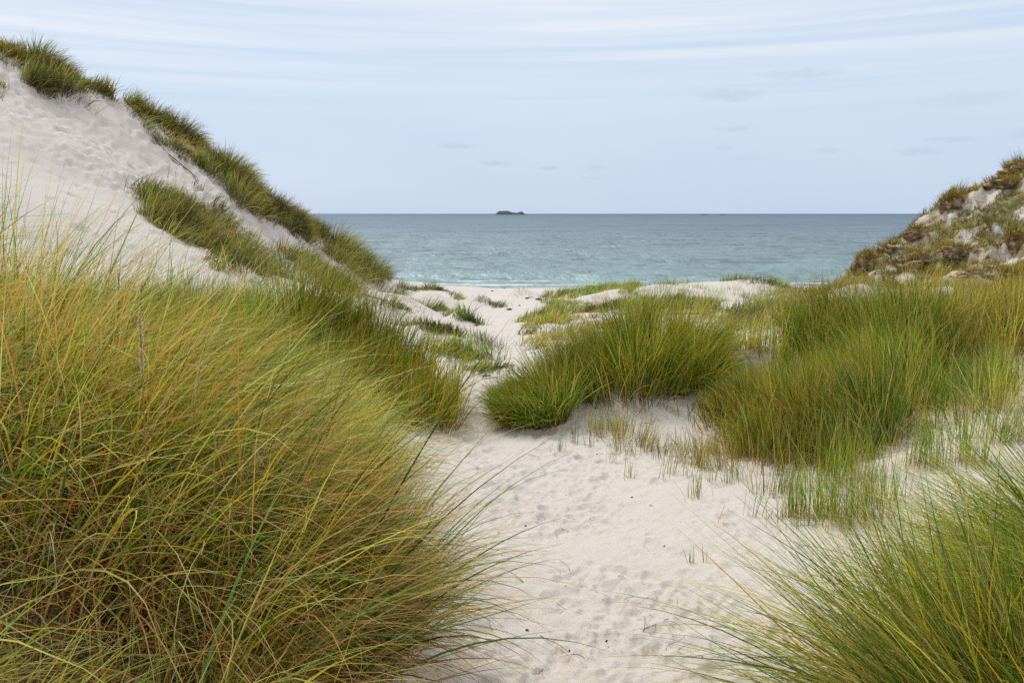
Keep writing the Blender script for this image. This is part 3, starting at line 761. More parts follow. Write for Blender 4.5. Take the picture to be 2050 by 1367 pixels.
clump('broad golden marram hummock in front of the dark olive one left of the path', q, rg,
      [(.8, dict(arc, pal='yellow', L_=(.32, .58), tilt=(.15, .6), bend=(.4, 1.1), width=.0078, seg=6)), (.2, dict(arc, pal='straw', L_=(.42, .72), width=.0078, seg=6))],
      (.25, dict(DEAD_NEAR, width=.007, seg=4)))
up = dict(wind=(.50, .05), slope_w=.5, rand_w=.36, curl=.45, tilt=(.05, .50), bend=(.15, .85), width=.0095, seg=5, tip=.45)
q = poly_roots([(-.56, 7.6), (-.62, 8.3), (-1.2, 8.9), (-2.3, 9.6), (-3.4, 10.2), (-5.2, 9.9), (-6.6, 9.2), (-6.4, 7.2), (-4.6, 6.8), (-2.6, 7.6), (-1.2, 7.3)], 27000, rg, .3, 1.3, clusters=3000, csize=.06)
clump('dense dark olive marram hummock where the path narrows on its left', q, rg,
      [(.7, dict(up, pal='hummock', L_=(.38, .70), wind=(.18, .05), rand_w=.28, radial_w=.6, centre=(-2.8, 8.6), radii=(2.2, 1.4))), (.3, dict(up, pal='olive', L_=(.38, .7), wind=(.35, .05)))], (.25, dict(DEAD_NEAR, width=.0085, seg=4, L_=(.2, .5))))

# right of the path ---------------------------------------------------
def ell(cx, cy, rx, ry, n=14):
    return [(cx + rx * math.cos(a), cy + ry * math.sin(a)) for a in np.linspace(0, 2 * math.pi, n, endpoint=False)]
q = poly_roots(ell(1.40, 8.75, .94, .62), 6200, rg, .3, 2.0, clusters=300, csize=.06, soft=.08)
clump('round upright olive-green marram clump right of the path where it narrows', q, rg,
      [(.75, dict(up, pal='olive', L_=(.50, .85), wind=(.12, 0), radial_w=.75, centre=(1.40, 8.75), radii=(.94, .62))), (.25, dict(up, pal='green', L_=(.5, .8), wind=(.12, 0), radial_w=.75, centre=(1.40, 8.75), radii=(.94, .62)))],
      (.30, dict(DEAD_NEAR, width=.0085, seg=4, L_=(.2, .55), wind=(-.2, -.1), slope_w=0)))
q = poly_roots(ell(.22, 7.95, .36, .30), 3800, rg, .2, 2.0)
clump('low mop-headed green marram tussock spilling left onto the narrow path', q, rg,
      [(1, dict(up, pal='green', L_=(.30, .58), wind=(-.35, -.1), radial_w=.8, rand_w=.3, tilt=(.2, .7), bend=(.4, 1.1), centre=(.22, 7.95), radii=(.36, .30)))], (.30, dict(DEAD_NEAR, width=.008, seg=4, L_=(.2, .4), wind=(-.3, -.1), slope_w=0)), name='marram_tussock')
q = poly_roots(ell(.66, 8.6, .34, .4), 2000, rg, .3, 2.0)
clump('straw-brown windblown marram tuft on the left flank of the round clump', q, rg,
      [(1, dict(up, pal='straw', L_=(.28, .52), wind=(-.45, -.05), radial_w=.5, tilt=(.1, .6), bend=(.3, .9), centre=(.66, 8.6), radii=(.34, .4)))], (.6, dict(DEAD_NEAR, width=.008, seg=4, L_=(.2, .45), wind=(-.4, 0), slope_w=0)), name='marram_tussock')
lean = dict(up, wind=(.42, .05), slope_w=.15, rand_w=.40, curl=.5, tilt=(.03, .50), bend=(.1, .85))
q = poly_roots([(2.05, 7.7), (2.1, 7.0), (2.35, 6.75), (2.6, 7.0), (2.75, 7.7), (2.5, 8.1), (2.2, 8.0)], 3800, rg, .35, 1.8, clusters=495, csize=.06, soft=.13)
clump('green-gold marram clump leaning left, joined to the big stand right of the sand hollow', q, rg,
      [(.6, dict(lean, pal='olive', L_=(.28, .50), wind=(-.5, -.1), radial_w=.3)), (.4, dict(lean, pal='yellow', L_=(.28, .48), wind=(-.45, -.1), radial_w=.3))], (.25, dict(DEAD_NEAR, width=.0085, seg=4, L_=(.2, .5), slope_w=0)))
q = poly_roots([(2.3, 6.6), (2.45, 6.1), (2.95, 6.0), (3.3, 6.9), (4.2, 7.6), (4.6, 8.6), (3.7, 9.5), (3.1, 8.8), (2.72, 7.6)], 13500, rg, .35, 1.6, clusters=935, csize=.06, soft=.13)
clump('largest dense green marram stand on the right, its front edge tall and steep', q, rg,
      [(.52, dict(lean, pal='olive', L_=(.42, .76), wind=(-.5, -.05))), (.10, dict(lean, pal='crisp', L_=(.42, .74), wind=(-.45, -.05), width=.012)), (.38, dict(lean, pal='green', L_=(.42, .74), wind=(-.45, -.05)))], (.22, dict(DEAD_NEAR, width=.0085, seg=4, L_=(.2, .55), slope_w=0)))
q = poly_roots([(4.0, 7.5), (5.2, 7.4), (6.8, 8.0), (7.6, 9.6), (6.2, 10.8), (4.6, 10.4), (3.6, 9.6), (4.5, 8.6)], 11000, rg, .4, 1.4, clusters=825, csize=.07, soft=.13)
clump('pale straw-streaked marram stand at the right edge under the eroded dune', q, rg,
      [(.6, dict(lean, pal='straw', L_=(.42, .74))), (.4, dict(lean, pal='olive', L_=(.42, .74)))], (.3, dict(DEAD_NEAR, width=.0085, seg=4, L_=(.2, .55), slope_w=0)))
q = poly_roots([(-.62, .9), (-.7, 1.9), (-1.0, 2.4), (-2.0, 2.4), (-2.2, 1.2), (-1.1, .7)], 5200, rg, .3, 2.5, clusters=420, csize=.05)
q = np.c_[q, H(q[:, 0], q[:, 1]) - .005]; q = q[np.hypot(q[:, 0], q[:, 1]) > .95]
V, F, K = join([grow(q, rg, **dict(DEAD_NEAR, pal='dead', L_=(.12, .42), tilt=(.5, 1.3), bend=(.2, 1.1), width=.0052, zcap=-.5))])
tag(raw_mesh('dead_thatch', V, F, GRASS, True, K), 'matted straw-coloured dead thatch on the ground under the near left bank', 'thatch', kind='stuff')
# bottom right foreground
brc = (2.25, 2.55)
q = poly_roots([(1.18, 2.05), (1.25, 2.6), (1.5, 2.95), (2.1, 3.15), (3.0, 3.1), (3.2, 2.4), (2.6, 1.75), (1.65, 1.75)], 12500, rg, .35, 2.2, clusters=900, csize=.04)
fan = dict(L_=(.42, .98), wind=(-.75, -.02), radial_w=.45, centre=brc, radii=(1.0, 1.0), rand_w=.34, curl=.4, tilt=(.55, 1.15), bend=(.10, .75), width=.0062, seg=8, tip=.45)
clump('loose marram fan in the lower right corner with long blades reaching left over the sand', q, rg,
      [(.36, dict(fan, pal='green', width=.0058)), (.49, dict(fan, pal='yellow', width=.0058)), (.15, dict(fan, pal='crisp', width=.0080))], (.40, dict(DEAD_NEAR, wind=(-.4, 0), slope_w=0)), name='marram_bank')
# ------------------------------------------------------------------ grass on the far dunes
DN = dict(wind=(.80, .05), slope_w=.25, rand_w=.36, tilt=(.2, .8), bend=(.3, 1.1), width=.020, seg=4, tip=.35, base_f=.3, tone=.9, lnoise=.7, tuft_s=1.0, tuft_w=.6)
LB = (-20, -2.5, 9, 42)
def dune_patch(label, poly, n, box=LB, pal=(('dune', .55), ('dunegold', .35), ('straw', .1)), L_=(.30, .62), patchy=.25, dead=.22, seeds=0, name='marram_patch', cat='marram grass', scale=1.0, stools=14, **over):
    r = screen_roots(poly, max(60, n // stools), box, rg, patchy, scale)
    if len(r) == 0: return None
    n = int(n * 1.5); k = rg.integers(0, len(r), n); q = r[k, :2] + rg.normal(0, .11, (n, 2))
    z = H(q[:, 0], q[:, 1]); px, py = to_px(q[:, 0], q[:, 1], z)
    q = np.c_[q, z - .01]
    kw = dict(DN, **over); L_ = (L_[0] * .78, L_[1] * .88)
    ss = []
    for i in rg.choice(len(r), min(seeds, len(r)), replace=False):
        p = r[i]; h = rg.uniform(.62, .88); ss.append(((p[0], p[1], p[2] - .02), h, (rg.uniform(.1, .35), rg.normal(0, .4)), .20, .016, rg, (.55, .42, .25), 4, 70, .004))
    return clump(label, q, rg, [(f, dict(kw, pal=p, L_=L_)) for p, f in pal], (dead, dict(DEAD_NEAR, width=.018, seg=3, L_=(.15, .4), wind=(.3, 0))), name=name, cat=cat, seeds=ss)
dune_patch('small grass cap on the topmost corner of the big sand dune at the left edge', [(-60, 66), (0, 78), (40, 96), (58, 116), (0, 116), (-60, 112)], 1500)
dune_patch('dark grass tuft half cut by the left edge on the high dune face', [(-60, 150), (6, 158), (9, 195), (-60, 195)], 700)
dune_patch('thin grey-green grass strip on the crest just below the topmost cap', [(5, 108), (60, 112), (100, 132), (80, 140), (10, 128)], 900)
dune_patch('shaggy grey-green grass patch hanging over the crest of the high dune', [(45, 132), (95, 122), (150, 152), (195, 172), (222, 190), (212, 198), (150, 190), (90, 190), (50, 172)], 4200, L_=(.32, .68))
dune_patch('steep dark grass band starting at the notch on the dune crest', [(258, 192), (300, 225), (350, 262), (400, 288), (420, 330), (390, 335), (330, 280), (290, 250), (262, 222)], 4200, L_=(.38, .72), seeds=6)
dune_patch('middle stretch of crest grass with pale seed heads against the sky', [(400, 288), (470, 335), (520, 378), (540, 412), (500, 414), (445, 382), (408, 350), (388, 325)], 4500, pal=(('dune', .45), ('dunegold', .55)), L_=(.38, .72), seeds=16)
dune_patch('golden-green lower stretch of crest grass above the sand streak', [(430, 372), (500, 415), (545, 412), (600, 446), (632, 468), (628, 482), (595, 472), (548, 450), (500, 424), (452, 396)], 4500, pal=(('dunegold', .75), ('dune', .25)), L_=(.36, .68), seeds=14)
dune_patch('separate dark grass clump on the skyline just left of the sea horizon', [(572, 418), (605, 432), (640, 455), (664, 478), (640, 476), (596, 452)], 1500, L_=(.38, .7), seeds=3)
dune_patch('rounded golden grass mass at the seaward end of the dune ridge', [(648, 476), (690, 492), (722, 512), (752, 542), (776, 572), (745, 568), (705, 545), (668, 520), (650, 500)], 4800, pal=(('dunegold', .6), ('dune', .4)), L_=(.42, .80), seeds=10)
dune_patch('dark bushy grass tufts at the upper left end of the dune-face patch', [(268, 402), (300, 390), (340, 388), (388, 404), (400, 440), (380, 470), (330, 462), (292, 436)], 4200, L_=(.34, .66), seeds=5)
dune_patch('brownish middle of the large grass patch on the dune face', [(390, 410), (440, 428), (490, 460), (540, 496), (562, 512), (520, 524), (450, 512), (395, 470)], 4200, pal=(('dune', .4), ('dunegold', .4), ('turf', .2)), L_=(.30, .6), dead=.4, seeds=8)
dune_patch('lush green lower edge of the grass patch where it meets the dune foot', [(330, 466), (390, 476), (450, 514), (520, 522), (560, 520), (560, 560), (510, 560), (440, 545), (392, 512)], 5200, pal=(('dune', .8), ('dunegold', .2)), L_=(.40, .74), seeds=10)
dune_patch('seaward tail of dune-face grass tapering down to the beach sand', [(555, 500), (600, 515), (650, 540), (700, 572), (722, 592), (680, 592), (620, 572), (560, 556)], 4000, L_=(.34, .64), seeds=3)
dune_patch('sparse grass tufts scattered on the sand below the crest band', [(345, 285), (400, 330), (430, 385), (480, 425), (470, 430), (400, 375), (365, 330), (335, 298)], 380, patchy=.6, stools=22, L_=(.22, .42))
small = [(291, 262, 'tiny lone grass tuft high on the bare sand nearest the notch', 60), (316, 282, 'small dark grass tuft with an exposed root on the bare dune face', 110), (333, 294, 'small upright grass tuft just right of the rooted one on the dune face', 60)]
def tuft(px, py, label, n, L_=(.2, .42), spread=.10, pal='dune', group=None, width=.010, seg=3, wind=(.35, 0), y0=3.0, y1=60, dead=.25, name='grass_tuft', cat='grass tuft', tilt=(.05, .5), bend=(.1, .7), p=None, seg_d=3):
    if p is None: p = hit(px, py, y0, y1)
    q = p[None, :2] + rg.normal(0, spread, (n, 2)); q = np.c_[q, H(q[:, 0], q[:, 1]) - .008]
    return clump(label, q, rg, [(1, dict(pal=pal, L_=L_, wind=wind, radial_w=.35, rand_w=.25, tilt=tilt, bend=bend, width=width, seg=seg, tip=.4, base_f=.35, lnoise=.1))],
                 (dead, dict(DEAD_NEAR, width=width * .9, seg=seg_d, L_=(L_[0] * .5, L_[1] * .7), wind=(.1, 0), slope_w=0)) if dead else None, name=name, cat=cat, group=group, rhizome=1)
for px, py, lab, n in small: tuft(px, py, lab, n, y0=14)
tuft(270, 378, 'withered brown sprig on the bare sand above the dune-face patch', 40, (.12, .25), .12, 'turf', y0=14)

# low dunes left of the path: grass along their little crests
def strip(label, pts, n, L_=(.16, .34), y0=12, y1=50, pal='dune', spread=.15, width=.018, wind=(.45, .05), **kw):
    pts = np.array(pts, float); c = np.array([hit(p[0], p[1], y0, y1) for p in pts])
    n = int(n * 1.5); t = rg.uniform(0, len(c) - 1.001, n); i = t.astype(int); f = (t - i)[:, None]
    q = c[i, :2] * (1 - f) + c[i + 1, :2] * f; q += rg.normal(0, spread, (n, 2))
    keep = fbm(q[:, 0] * 1.7 + 5, q[:, 1] * 1.7, 2) > -.42; q = q[keep]
    q = np.c_[q, H(q[:, 0], q[:, 1]) - .01]
    return clump(label, q, rg, [(.75, dict(DN, pal=pal, L_=L_, width=width, wind=wind, **kw)), (.25, dict(DN, pal='bright', L_=L_, width=width, wind=wind, **kw))], None, name='marram_fringe')
strip('grass fringe over the highest pale hummock left of the path, nearest the beach', [(782, 604), (800, 588), (830, 580), (868, 579), (900, 584), (922, 602)], 1500, (.2, .42), y0=20)
strip('long grass fringe along the second hummock down from the beach', [(770, 618), (820, 618), (865, 617), (890, 622), (918, 630), (942, 642), (956, 650)], 1300, (.18, .36), y0=17)
strip('thin grass line on the third hummock, beside the olive clump', [(815, 653), (855, 657), (890, 664), (930, 674)], 700, (.12, .26), y0=12)
strip('bushy green grass on the nearest hummock just left of the path bend', [(885, 703), (925, 712), (955, 722), (975, 738), (988, 752)], 1300, (.16, .36), y0=10, spread=.22)
strip('sparse grass line running right from the highest hummock toward the path', [(925, 593), (960, 600), (985, 606), (1004, 616)], 380, (.1, .24), y0=22)
tuft(975, 690, 'compact green tuft on the sand lip at the left side of the path', 170, (.16, .34), .16, y0=10)
tuft(1042, 587, 'tiny grass tuft on the little sand cone in mid path by the beach', 60, (.12, .25), .3, y0=25)
# low dunes right of the path
RB = (-1, 18, 12, 44)
dune_patch('bright green grass bank sloping up from the path to the low dune crest', [(1066, 612), (1110, 592), (1160, 580), (1215, 570), (1262, 566), (1285, 578), (1240, 592), (1180, 592), (1120, 604), (1085, 618)], 5200, RB, (('bright', .7), ('dunegold', .3)), (.20, .42), .4)
dune_patch('long low grass belt across the middle of the low dune right of the path', [(1032, 664), (1050, 642), (1110, 616), (1200, 608), (1300, 606), (1432, 612), (1430, 634), (1300, 630), (1200, 630), (1110, 645), (1060, 668)], 6500, RB, (('bright', .55), ('dunegold', .45)), (.20, .42), .35)
dune_patch('rough golden grass clump between the low dune and the big right stand', [(1440, 650), (1460, 632), (1520, 622), (1575, 622), (1580, 642), (1520, 662), (1460, 668)], 2600, RB, (('dunegold', .8), ('bright', .2)), (.28, .5), .3)
dune_patch('olive grass rise leading from the low dune up to the eroded slope', [(1500, 615), (1550, 598), (1610, 588), (1660, 574), (1712, 562), (1715, 580), (1650, 602), (1570, 618)], 3200, RB, (('dunegold', .6), ('turf', .4)), (.18, .4), .4)
dune_patch('thin pale grass on the sand behind the round olive clump', [(1045, 680), (1120, 650), (1260, 640), (1260, 680), (1130, 710), (1070, 705)], 900, (-.5, 5, 10, 24), (('straw', .5), ('dunegold', .5)), (.15, .35), .6, stools=10)
strip('short dark grass fringe along the skyline crest of the low dune before the sea', [(1238, 566), (1290, 568), (1330, 570), (1380, 566), (1420, 562), (1460, 561), (1505, 564), (1560, 572), (1600, 580)], 2400, (.16, .36), y0=24, spread=.35)
sp = [(1285, 584), (1310, 604), (1400, 578), (1440, 586), (1500, 598), (1545, 584), (1575, 592), (1335, 578), (1160, 585), (1205, 600), (1262, 590), (1292, 600), (1318, 588), (1345, 596), (1372, 584), (1390, 602), (1425, 590), (1470, 580), (1478, 592), (1520, 578), (1535, 590), (1450, 604), (1350, 610), (1560, 580)]
for px, py in sp:
    tuft(px, py, 'small green grass tuft on the bare upper sand of the low dune', int(rg.integers(40, 100)), (.16, .36), .22, 'bright', group='sparse tufts on the low dune', y0=18)

tuft(1495, 700, 'shaggy straw-green tuft filling the notch between the round clump and the big stand', 420, (.28, .50), .26, 'straw', y0=8, y1=30, name='marram_tussock', cat='marram grass', width=.009, seg=5)
# sparse shoots on the sand of the right hollow -----------------------------
shoots = [(1283, 891), (1304, 880), (1221, 926), (1264, 955), (1330, 958), (1345, 950), (1387, 998), (1420, 963), (1455, 965), (1470, 962), (1487, 968), (1503, 1033), (1524, 931), (1554, 1035),
          (1180, 893), (1124, 904), (1202, 872), (1365, 925), (1400, 935), (1240, 900), (1150, 885), (1425, 905), (1560, 945), (1600, 960), (1320, 912), (1262, 870), (1375, 955), (1440, 940)]
for px, py in shoots:
    h = rg.uniform(.16, .36)
    tuft(px, py, 'few thin upright grass shoots standing alone in the pale sand of the hollow', int(rg.integers(5, 16)), (h * .6, h * 1.15), .028, 'bright', 'sparse shoots in the sand hollow', .0048, 5, (.15, 0), dead=.4, name='grass_shoots', cat='grass shoots', tilt=(.02, .35), bend=(.0, .7))
mid = [(1588, 1033, 60, .42, 'slim upright green tuft left of the broad tuft at the hollow edge', .04), (1640, 1036, 190, .44, 'broad fresh green tuft in front of the large stand, behind the corner fan', .10), (1712, 1043, 150, .42, 'green tuft touching the blades of the corner fan, right of the broad tuft', .09),
       (1755, 1006, 90, .42, 'thin tuft behind the corner fan, right of the broad tuft', .08), (1851, 930, 110, .44, 'tall narrow tuft on the sand slope below the pale right stand', .07), (1937, 925, 90, .42, 'narrow grass tuft near the right edge on the sand slope', .07), (2018, 885, 120, .36, 'dark tuft by the right edge above the corner fan', .08),
       (1500, 905, 220, .36, 'red-stemmed grass tuft at the lower left foot of the large stand', .12), (1560, 985, 90, .30, 'short scrappy tuft on the sand between the stand and the broad tuft', .09), (1690, 960, 200, .38, 'dense green tuft joining the foot of the large stand', .14)]
for px, py, n, h, lab, spd in mid:
    tuft(px, py, lab, n, (h * .55, h * 1.1), spd, 'bright', None, .0046, 6, (.18, 0), dead=.5, tilt=(.02, .3), bend=(.0, .6))
tuft(1382, 1127, 'small yellow-green sprig on the open sand, left of a pair', 7, (.09, .17), .012, 'yellow', None, .005, 5, (-.1, 0), dead=0, name='grass_sprig', cat='sprig', tilt=(.1, .6))
tuft(1416, 1127, 'small yellow-green sprig on the open sand, right of a pair', 5, (.09, .17), .010, 'yellow', None, .005, 5, (.3, 0), dead=0, name='grass_sprig', cat='sprig', tilt=(.1, .5))
tuft(1437, 1050, 'orange withered sprig lying on the sand beyond the two small sprigs', 6, (.10, .2), .012, 'dead', None, .005, 5, (.6, 0), dead=0, name='grass_sprig', cat='sprig', tilt=(.5, 1.3))
# thin scatter of seedlings over the hollow: nobody could count it
q = poly_roots([(.7, 7.6), (1.0, 6.6), (1.7, 6.0), (2.3, 5.4), (2.9, 4.6), (3.8, 5.0), (4.6, 6.8), (3.2, 6.4), (2.4, 6.6), (1.8, 7.4), (1.3, 8.1)], 2600, rg, .7, 1.2, clusters=260, csize=.04)
q = np.c_[q, H(q[:, 0], q[:, 1]) - .006]
V, F, K = join([grow(q, rg, pal='straw', L_=(.08, .36), wind=(.1, 0), rand_w=.5, tilt=(.05, .7), bend=(.1, 1.0), width=.0042, seg=4)])
tag(raw_mesh('grass_scatter', V, F, GRASS, True, K), 'thin scatter of dry grass seedlings over the pale sand hollow', 'grass', kind='stuff')
q = screen_roots([(1040, 668), (1110, 640), (1200, 632), (1440, 636), (1430, 652), (1240, 660), (1120, 690), (1060, 690)], 900, (-.5, 9, 9, 30), rg, .5)
V, F, K = join([grow(q, rg, pal='straw', L_=(.10, .28), wind=(.3, 0), rand_w=.4, tilt=(.05, .6), bend=(.1, .9), width=.008, seg=3)])
tag(raw_mesh('grass_scatter', V, F, GRASS, True, K), 'pale thin grass scattered over the sand behind the round clump', 'grass', kind='stuff')

q = poly_roots([(1.85, 6.9), (2.1, 6.0), (2.35, 5.3), (3.0, 5.2), (3.7, 5.9), (4.6, 6.9), (4.4, 7.5), (3.4, 6.9), (2.6, 6.5)], 2600, rg, .6, 1.4, clusters=150, csize=.045, soft=.08)
clump('loose apron of thin upright shoots spreading from the foot of the largest stand', q, rg, [(.6, dict(lean, pal='bright', L_=(.22, .52), wind=(-.1, 0), width=.007)), (.4, dict(lean, pal='straw', L_=(.2, .5), wind=(-.1, 0), width=.007))],
      (.4, dict(DEAD_NEAR, width=.006, seg=4, L_=(.1, .3), slope_w=0)))
# ------------------------------------------------------------------ eroded dune: turf, overhanging clods
def turf_cover():
    q = np.stack([rg.uniform(8.5, 24, 170000), rg.uniform(15, 33, 170000)], -1)
    rk = rocky(q[:, 0], q[:, 1]); rn2 = fbm(q[:, 0] * 1.7 + 60, q[:, 1] * 1.7, 4)
    gx, gy = slope(q[:, 0], q[:, 1], .25); sl = np.hypot(gx, gy)
    m = rk * sstep(-.02, .22, rn2 + .32 - (sl - .5) * .42)
    q = q[rg.random(len(q)) < m * .75]; q = np.c_[q, H(q[:, 0], q[:, 1]) - .01]
    V, F, K = join([grow(q, rg, pal='turf', L_=(.10, .32), wind=(.1, -.2), slope_w=.5, rand_w=.5, tilt=(.1, .8), bend=(.2, 1.1), width=.019, seg=2, tone=.8)])
    tag(raw_mesh('dune_turf', V, F, GRASS, True, K), 'short mossy olive turf clinging to the eroded slope', 'turf', kind='stuff')
turf_cover()
CLOD = simple_mat('rooty_sand_clod', [(.36, (.16, .10, .055)), (.47, (.36, .26, .165)), (.57, (.57, .46, .34)), (.70, (.70, .61, .50))], scale=3.4, bump=.6, dist=.06, detail=8)
CLODD = simple_mat('dark_peaty_clod', [(.34, (.10, .062, .032)), (.48, (.24, .16, .085)), (.58, (.42, .31, .20)), (.70, (.62, .52, .40))], scale=3.6, bump=.6, dist=.06, detail=8)
import bmesh
def clod(px, py, wpx, hpx, label, dark=False, turf=260, dep=.8, y0=12, sink=.45, hang=0.8):
    p = hit(px, py, y0, 45); s = p[1] / F_PX; w, h = wpx * s * .50, hpx * s * .36; turf = int(turf * 1.2)
    bm = bmesh.new(); bmesh.ops.create_icosphere(bm, subdivisions=5, radius=1)
    co = np.array([v.co[:] for v in bm.verts]); fc = np.array([[v.index for v in f.verts] for f in bm.faces]); bm.free()
    o_ = rg.uniform(0, 90)
    ridg = 1 - 2 * np.abs(fbm(co[:, 0] * 2.1 + o_, co[:, 1] * 2.1, 4, z=co[:, 2] * 2.8))
    d = 1 + .50 * fbm(co[:, 0] * 1.4 + o_, co[:, 1] * 1.4, 4, z=co[:, 2] * 1.7) + .22 * (ridg - .6) + .14 * fbm(co[:, 0] * 6 + o_, co[:, 1] * 6, 3, z=co[:, 2] * 9)
    co = co * d[:, None]
    co[:, 2] = np.where(co[:, 2] < -.35, -.35 + (co[:, 2] + .35) * .6, co[:, 2])
    co = co * np.array([w, dep * w, h])
    loc = (float(p[0]), float(p[1]) + dep * w * sink, float(p[2]))
    root = empty('eroded_clod', loc, label, 'earth clod')
    raw_mesh('earth_lump', co, fc, CLODD if dark else CLOD, True, parent=root)
    # matted turf on top and over the lip
    nrm = co / np.array([w, dep * w, h]) ; nz = nrm[:, 2] / (np.linalg.norm(nrm, axis=1) + 1e-6)
    cand = np.where((nz > .42) & (fbm(co[:, 0] * 3 / max(w, .3) + o_, co[:, 1] * 3 / max(w, .3), 3) > -.16))[0]
    if turf and len(cand):
        k = rg.choice(cand, turf); r = co[k] * .985; n = len(r)
        dv = np.stack([co[k, 0] / w, co[k, 1] / (dep * w)], -1) * .9 + rg.normal(0, .3, (n, 2))
        col = pick('turf', n, rg)
        v, f, kk = blade_arrays(r, rg.uniform(.08, .24, n) * (1 + hang * .5), dv, rg.uniform(.1, .6, n) * np.clip(np.hypot(*dv.T), .3, 1.4), rg.uniform(.4, 1.7, n) * hang * 1.4, np.full(n, .016), 3, col, col * 1.2, rg, .3, .4)
        raw_mesh('turf_cap', v, f, GRASS, True, kk, parent=root)
    return root
for a in [
    (1736, 535, 46, 74, 'dark upright clod at the seaward foot of the eroded slope, against the water', True, 420, .9),
    (1790, 500, 56, 30, 'flat turf clod on the skyline just right of the dark seaward clod', False, 260, .8),
    (1838, 472, 44, 44, 'dark overhanging clod halfway up the eroded skyline', True, 260, .8),
    (1905, 412, 44, 66, 'tall shaggy dark clod under the step in the eroded skyline', True, 420, .8),
    (2010, 372, 60, 40, 'turf-topped lump below the highest right-hand skyline', True, 340, .8),
    (2040, 345, 60, 50, 'highest turf hump at the right edge of the picture', True, 420, .8),
    (1850, 528, 84, 62, 'broad dark clod with white sand streaks in the middle of the slope', True, 420, .8),
    (1920, 510, 60, 46, 'brown shaggy turf ball right of the broad dark clod', True, 420, .8),
    (1968, 556, 92, 66, 'largest rooty grey clod above the sand fan at the right', False, 240, .8),
    (2036, 500, 46, 90, 'steep green turf wall cut by the right edge', True, 520, .8),
    (2030, 560, 50, 50, 'dark lump at the right edge below the green turf wall', True, 260, .8),
    (1965, 592, 40, 26, 'small dark turf clod at the head of the sand fan', True, 200, .8)]:
    clod(*a)
for pts, lab in [([(1725, 498), (1760, 495), (1800, 478), (1830, 462)], 'thin grass fringe on the low seaward skyline of the eroded slope'), ([(1885, 398), (1915, 382), (1950, 378), (1990, 366)], 'wispy grass fringe on the step of the eroded skyline'),
                 ([(2005, 352), (2030, 335), (2060, 318)], 'wispy grass fringe on the top right skyline')]:
    c = []
    for px, py in pts:
        ys = np.linspace(22, 34, 160); xs = np.array([at(px, py, y)[0] for y in ys]); zs = H(xs, ys); _, pp = to_px(xs, ys, zs); k = int(np.argmin(pp)); c.append((xs[k], ys[k], zs[k]))
    c = np.array(c); n = 420; t = rg.uniform(0, len(c) - 1.001, n); i = t.astype(int); f = (t - i)[:, None]
    q = c[i, :2] * (1 - f) + c[i + 1, :2] * f + rg.normal(0, .15, (n, 2)); q = np.c_[q, H(q[:, 0], q[:, 1]) - .02]
    clump(lab, q, rg, [(1, dict(DN, pal='turf', L_=(.14, .42), wind=(.35, 0), width=.011))], None, name='marram_fringe')

# ------------------------------------------------------------------ small things lying on the sand
PEB = simple_mat('weed_scrap', [(.3, (.018, .014, .012)), (.6, (.06, .045, .035)), (.8, (.13, .10, .08))], scale=40, bump=.6, dist=.004)
def scrap_mesh(p, r, name, label, cat, group=None, mat=None):
    bm = bmesh.new(); bmesh.ops.create_icosphere(bm, subdivisions=3, radius=1)
    co = np.array([v.co[:] for v in bm.verts]); fc = np.array([[v.index for v in f.verts] for f in bm.faces]); bm.free()
    o_ = rg.uniform(0, 90); d = 1 + .7 * fbm(co[:, 0] * 1.6 + o_, co[:, 1] * 1.6, 3, z=co[:, 2] * 1.6)
    a = rg.uniform(0, 3.14); co = co * d[:, None] * np.array([r, r * rg.uniform(.45, .8), r * .42])
    co = co @ np.array([[math.cos(a), math.sin(a), 0], [-math.sin(a), math.cos(a), 0], [0, 0, 1]])
    o = raw_mesh(name, co, fc, mat or PEB, True); o.location = (p[0], p[1], p[2] + r * .12)
    return tag(o, label, cat, group)
for px, py in [(1195, 909), (1250, 1071), (985, 1078), (1030, 1108), (960, 905), (1062, 976), (1130, 940), (1214, 1283), (1105, 1010), (955, 880), (1330, 1093), (1052, 1052), (1182, 1022), (1265, 995), (1140, 1302), (1055, 1260)]:
    scrap_mesh(hit(px, py, 2), rg.uniform(.004, .009), 'weed_scrap', 'tiny dark scrap of dried weed on the trodden sand path', 'weed scrap', 'dark scraps on the path')
for px, py in [(1055, 598), (1040, 612), (1020, 620), (1078, 600), (1100, 578), (985, 583), (1010, 578)]:
    scrap_mesh(hit(px, py, 20), rg.uniform(.05, .10), 'weed_clump', 'small dark clump of cast-up weed where the path meets the beach', 'weed clump', 'dark weed near the beach')
LEAF = simple_mat('orange_leaf', [(.3, (.42, .14, .02)), (.7, (.55, .24, .05))], scale=60)
scrap_mesh(hit(1302, 1013, 3), .016, 'fallen_leaf', 'tiny orange leaf scrap alone on the open sand', 'leaf', mat=LEAF)
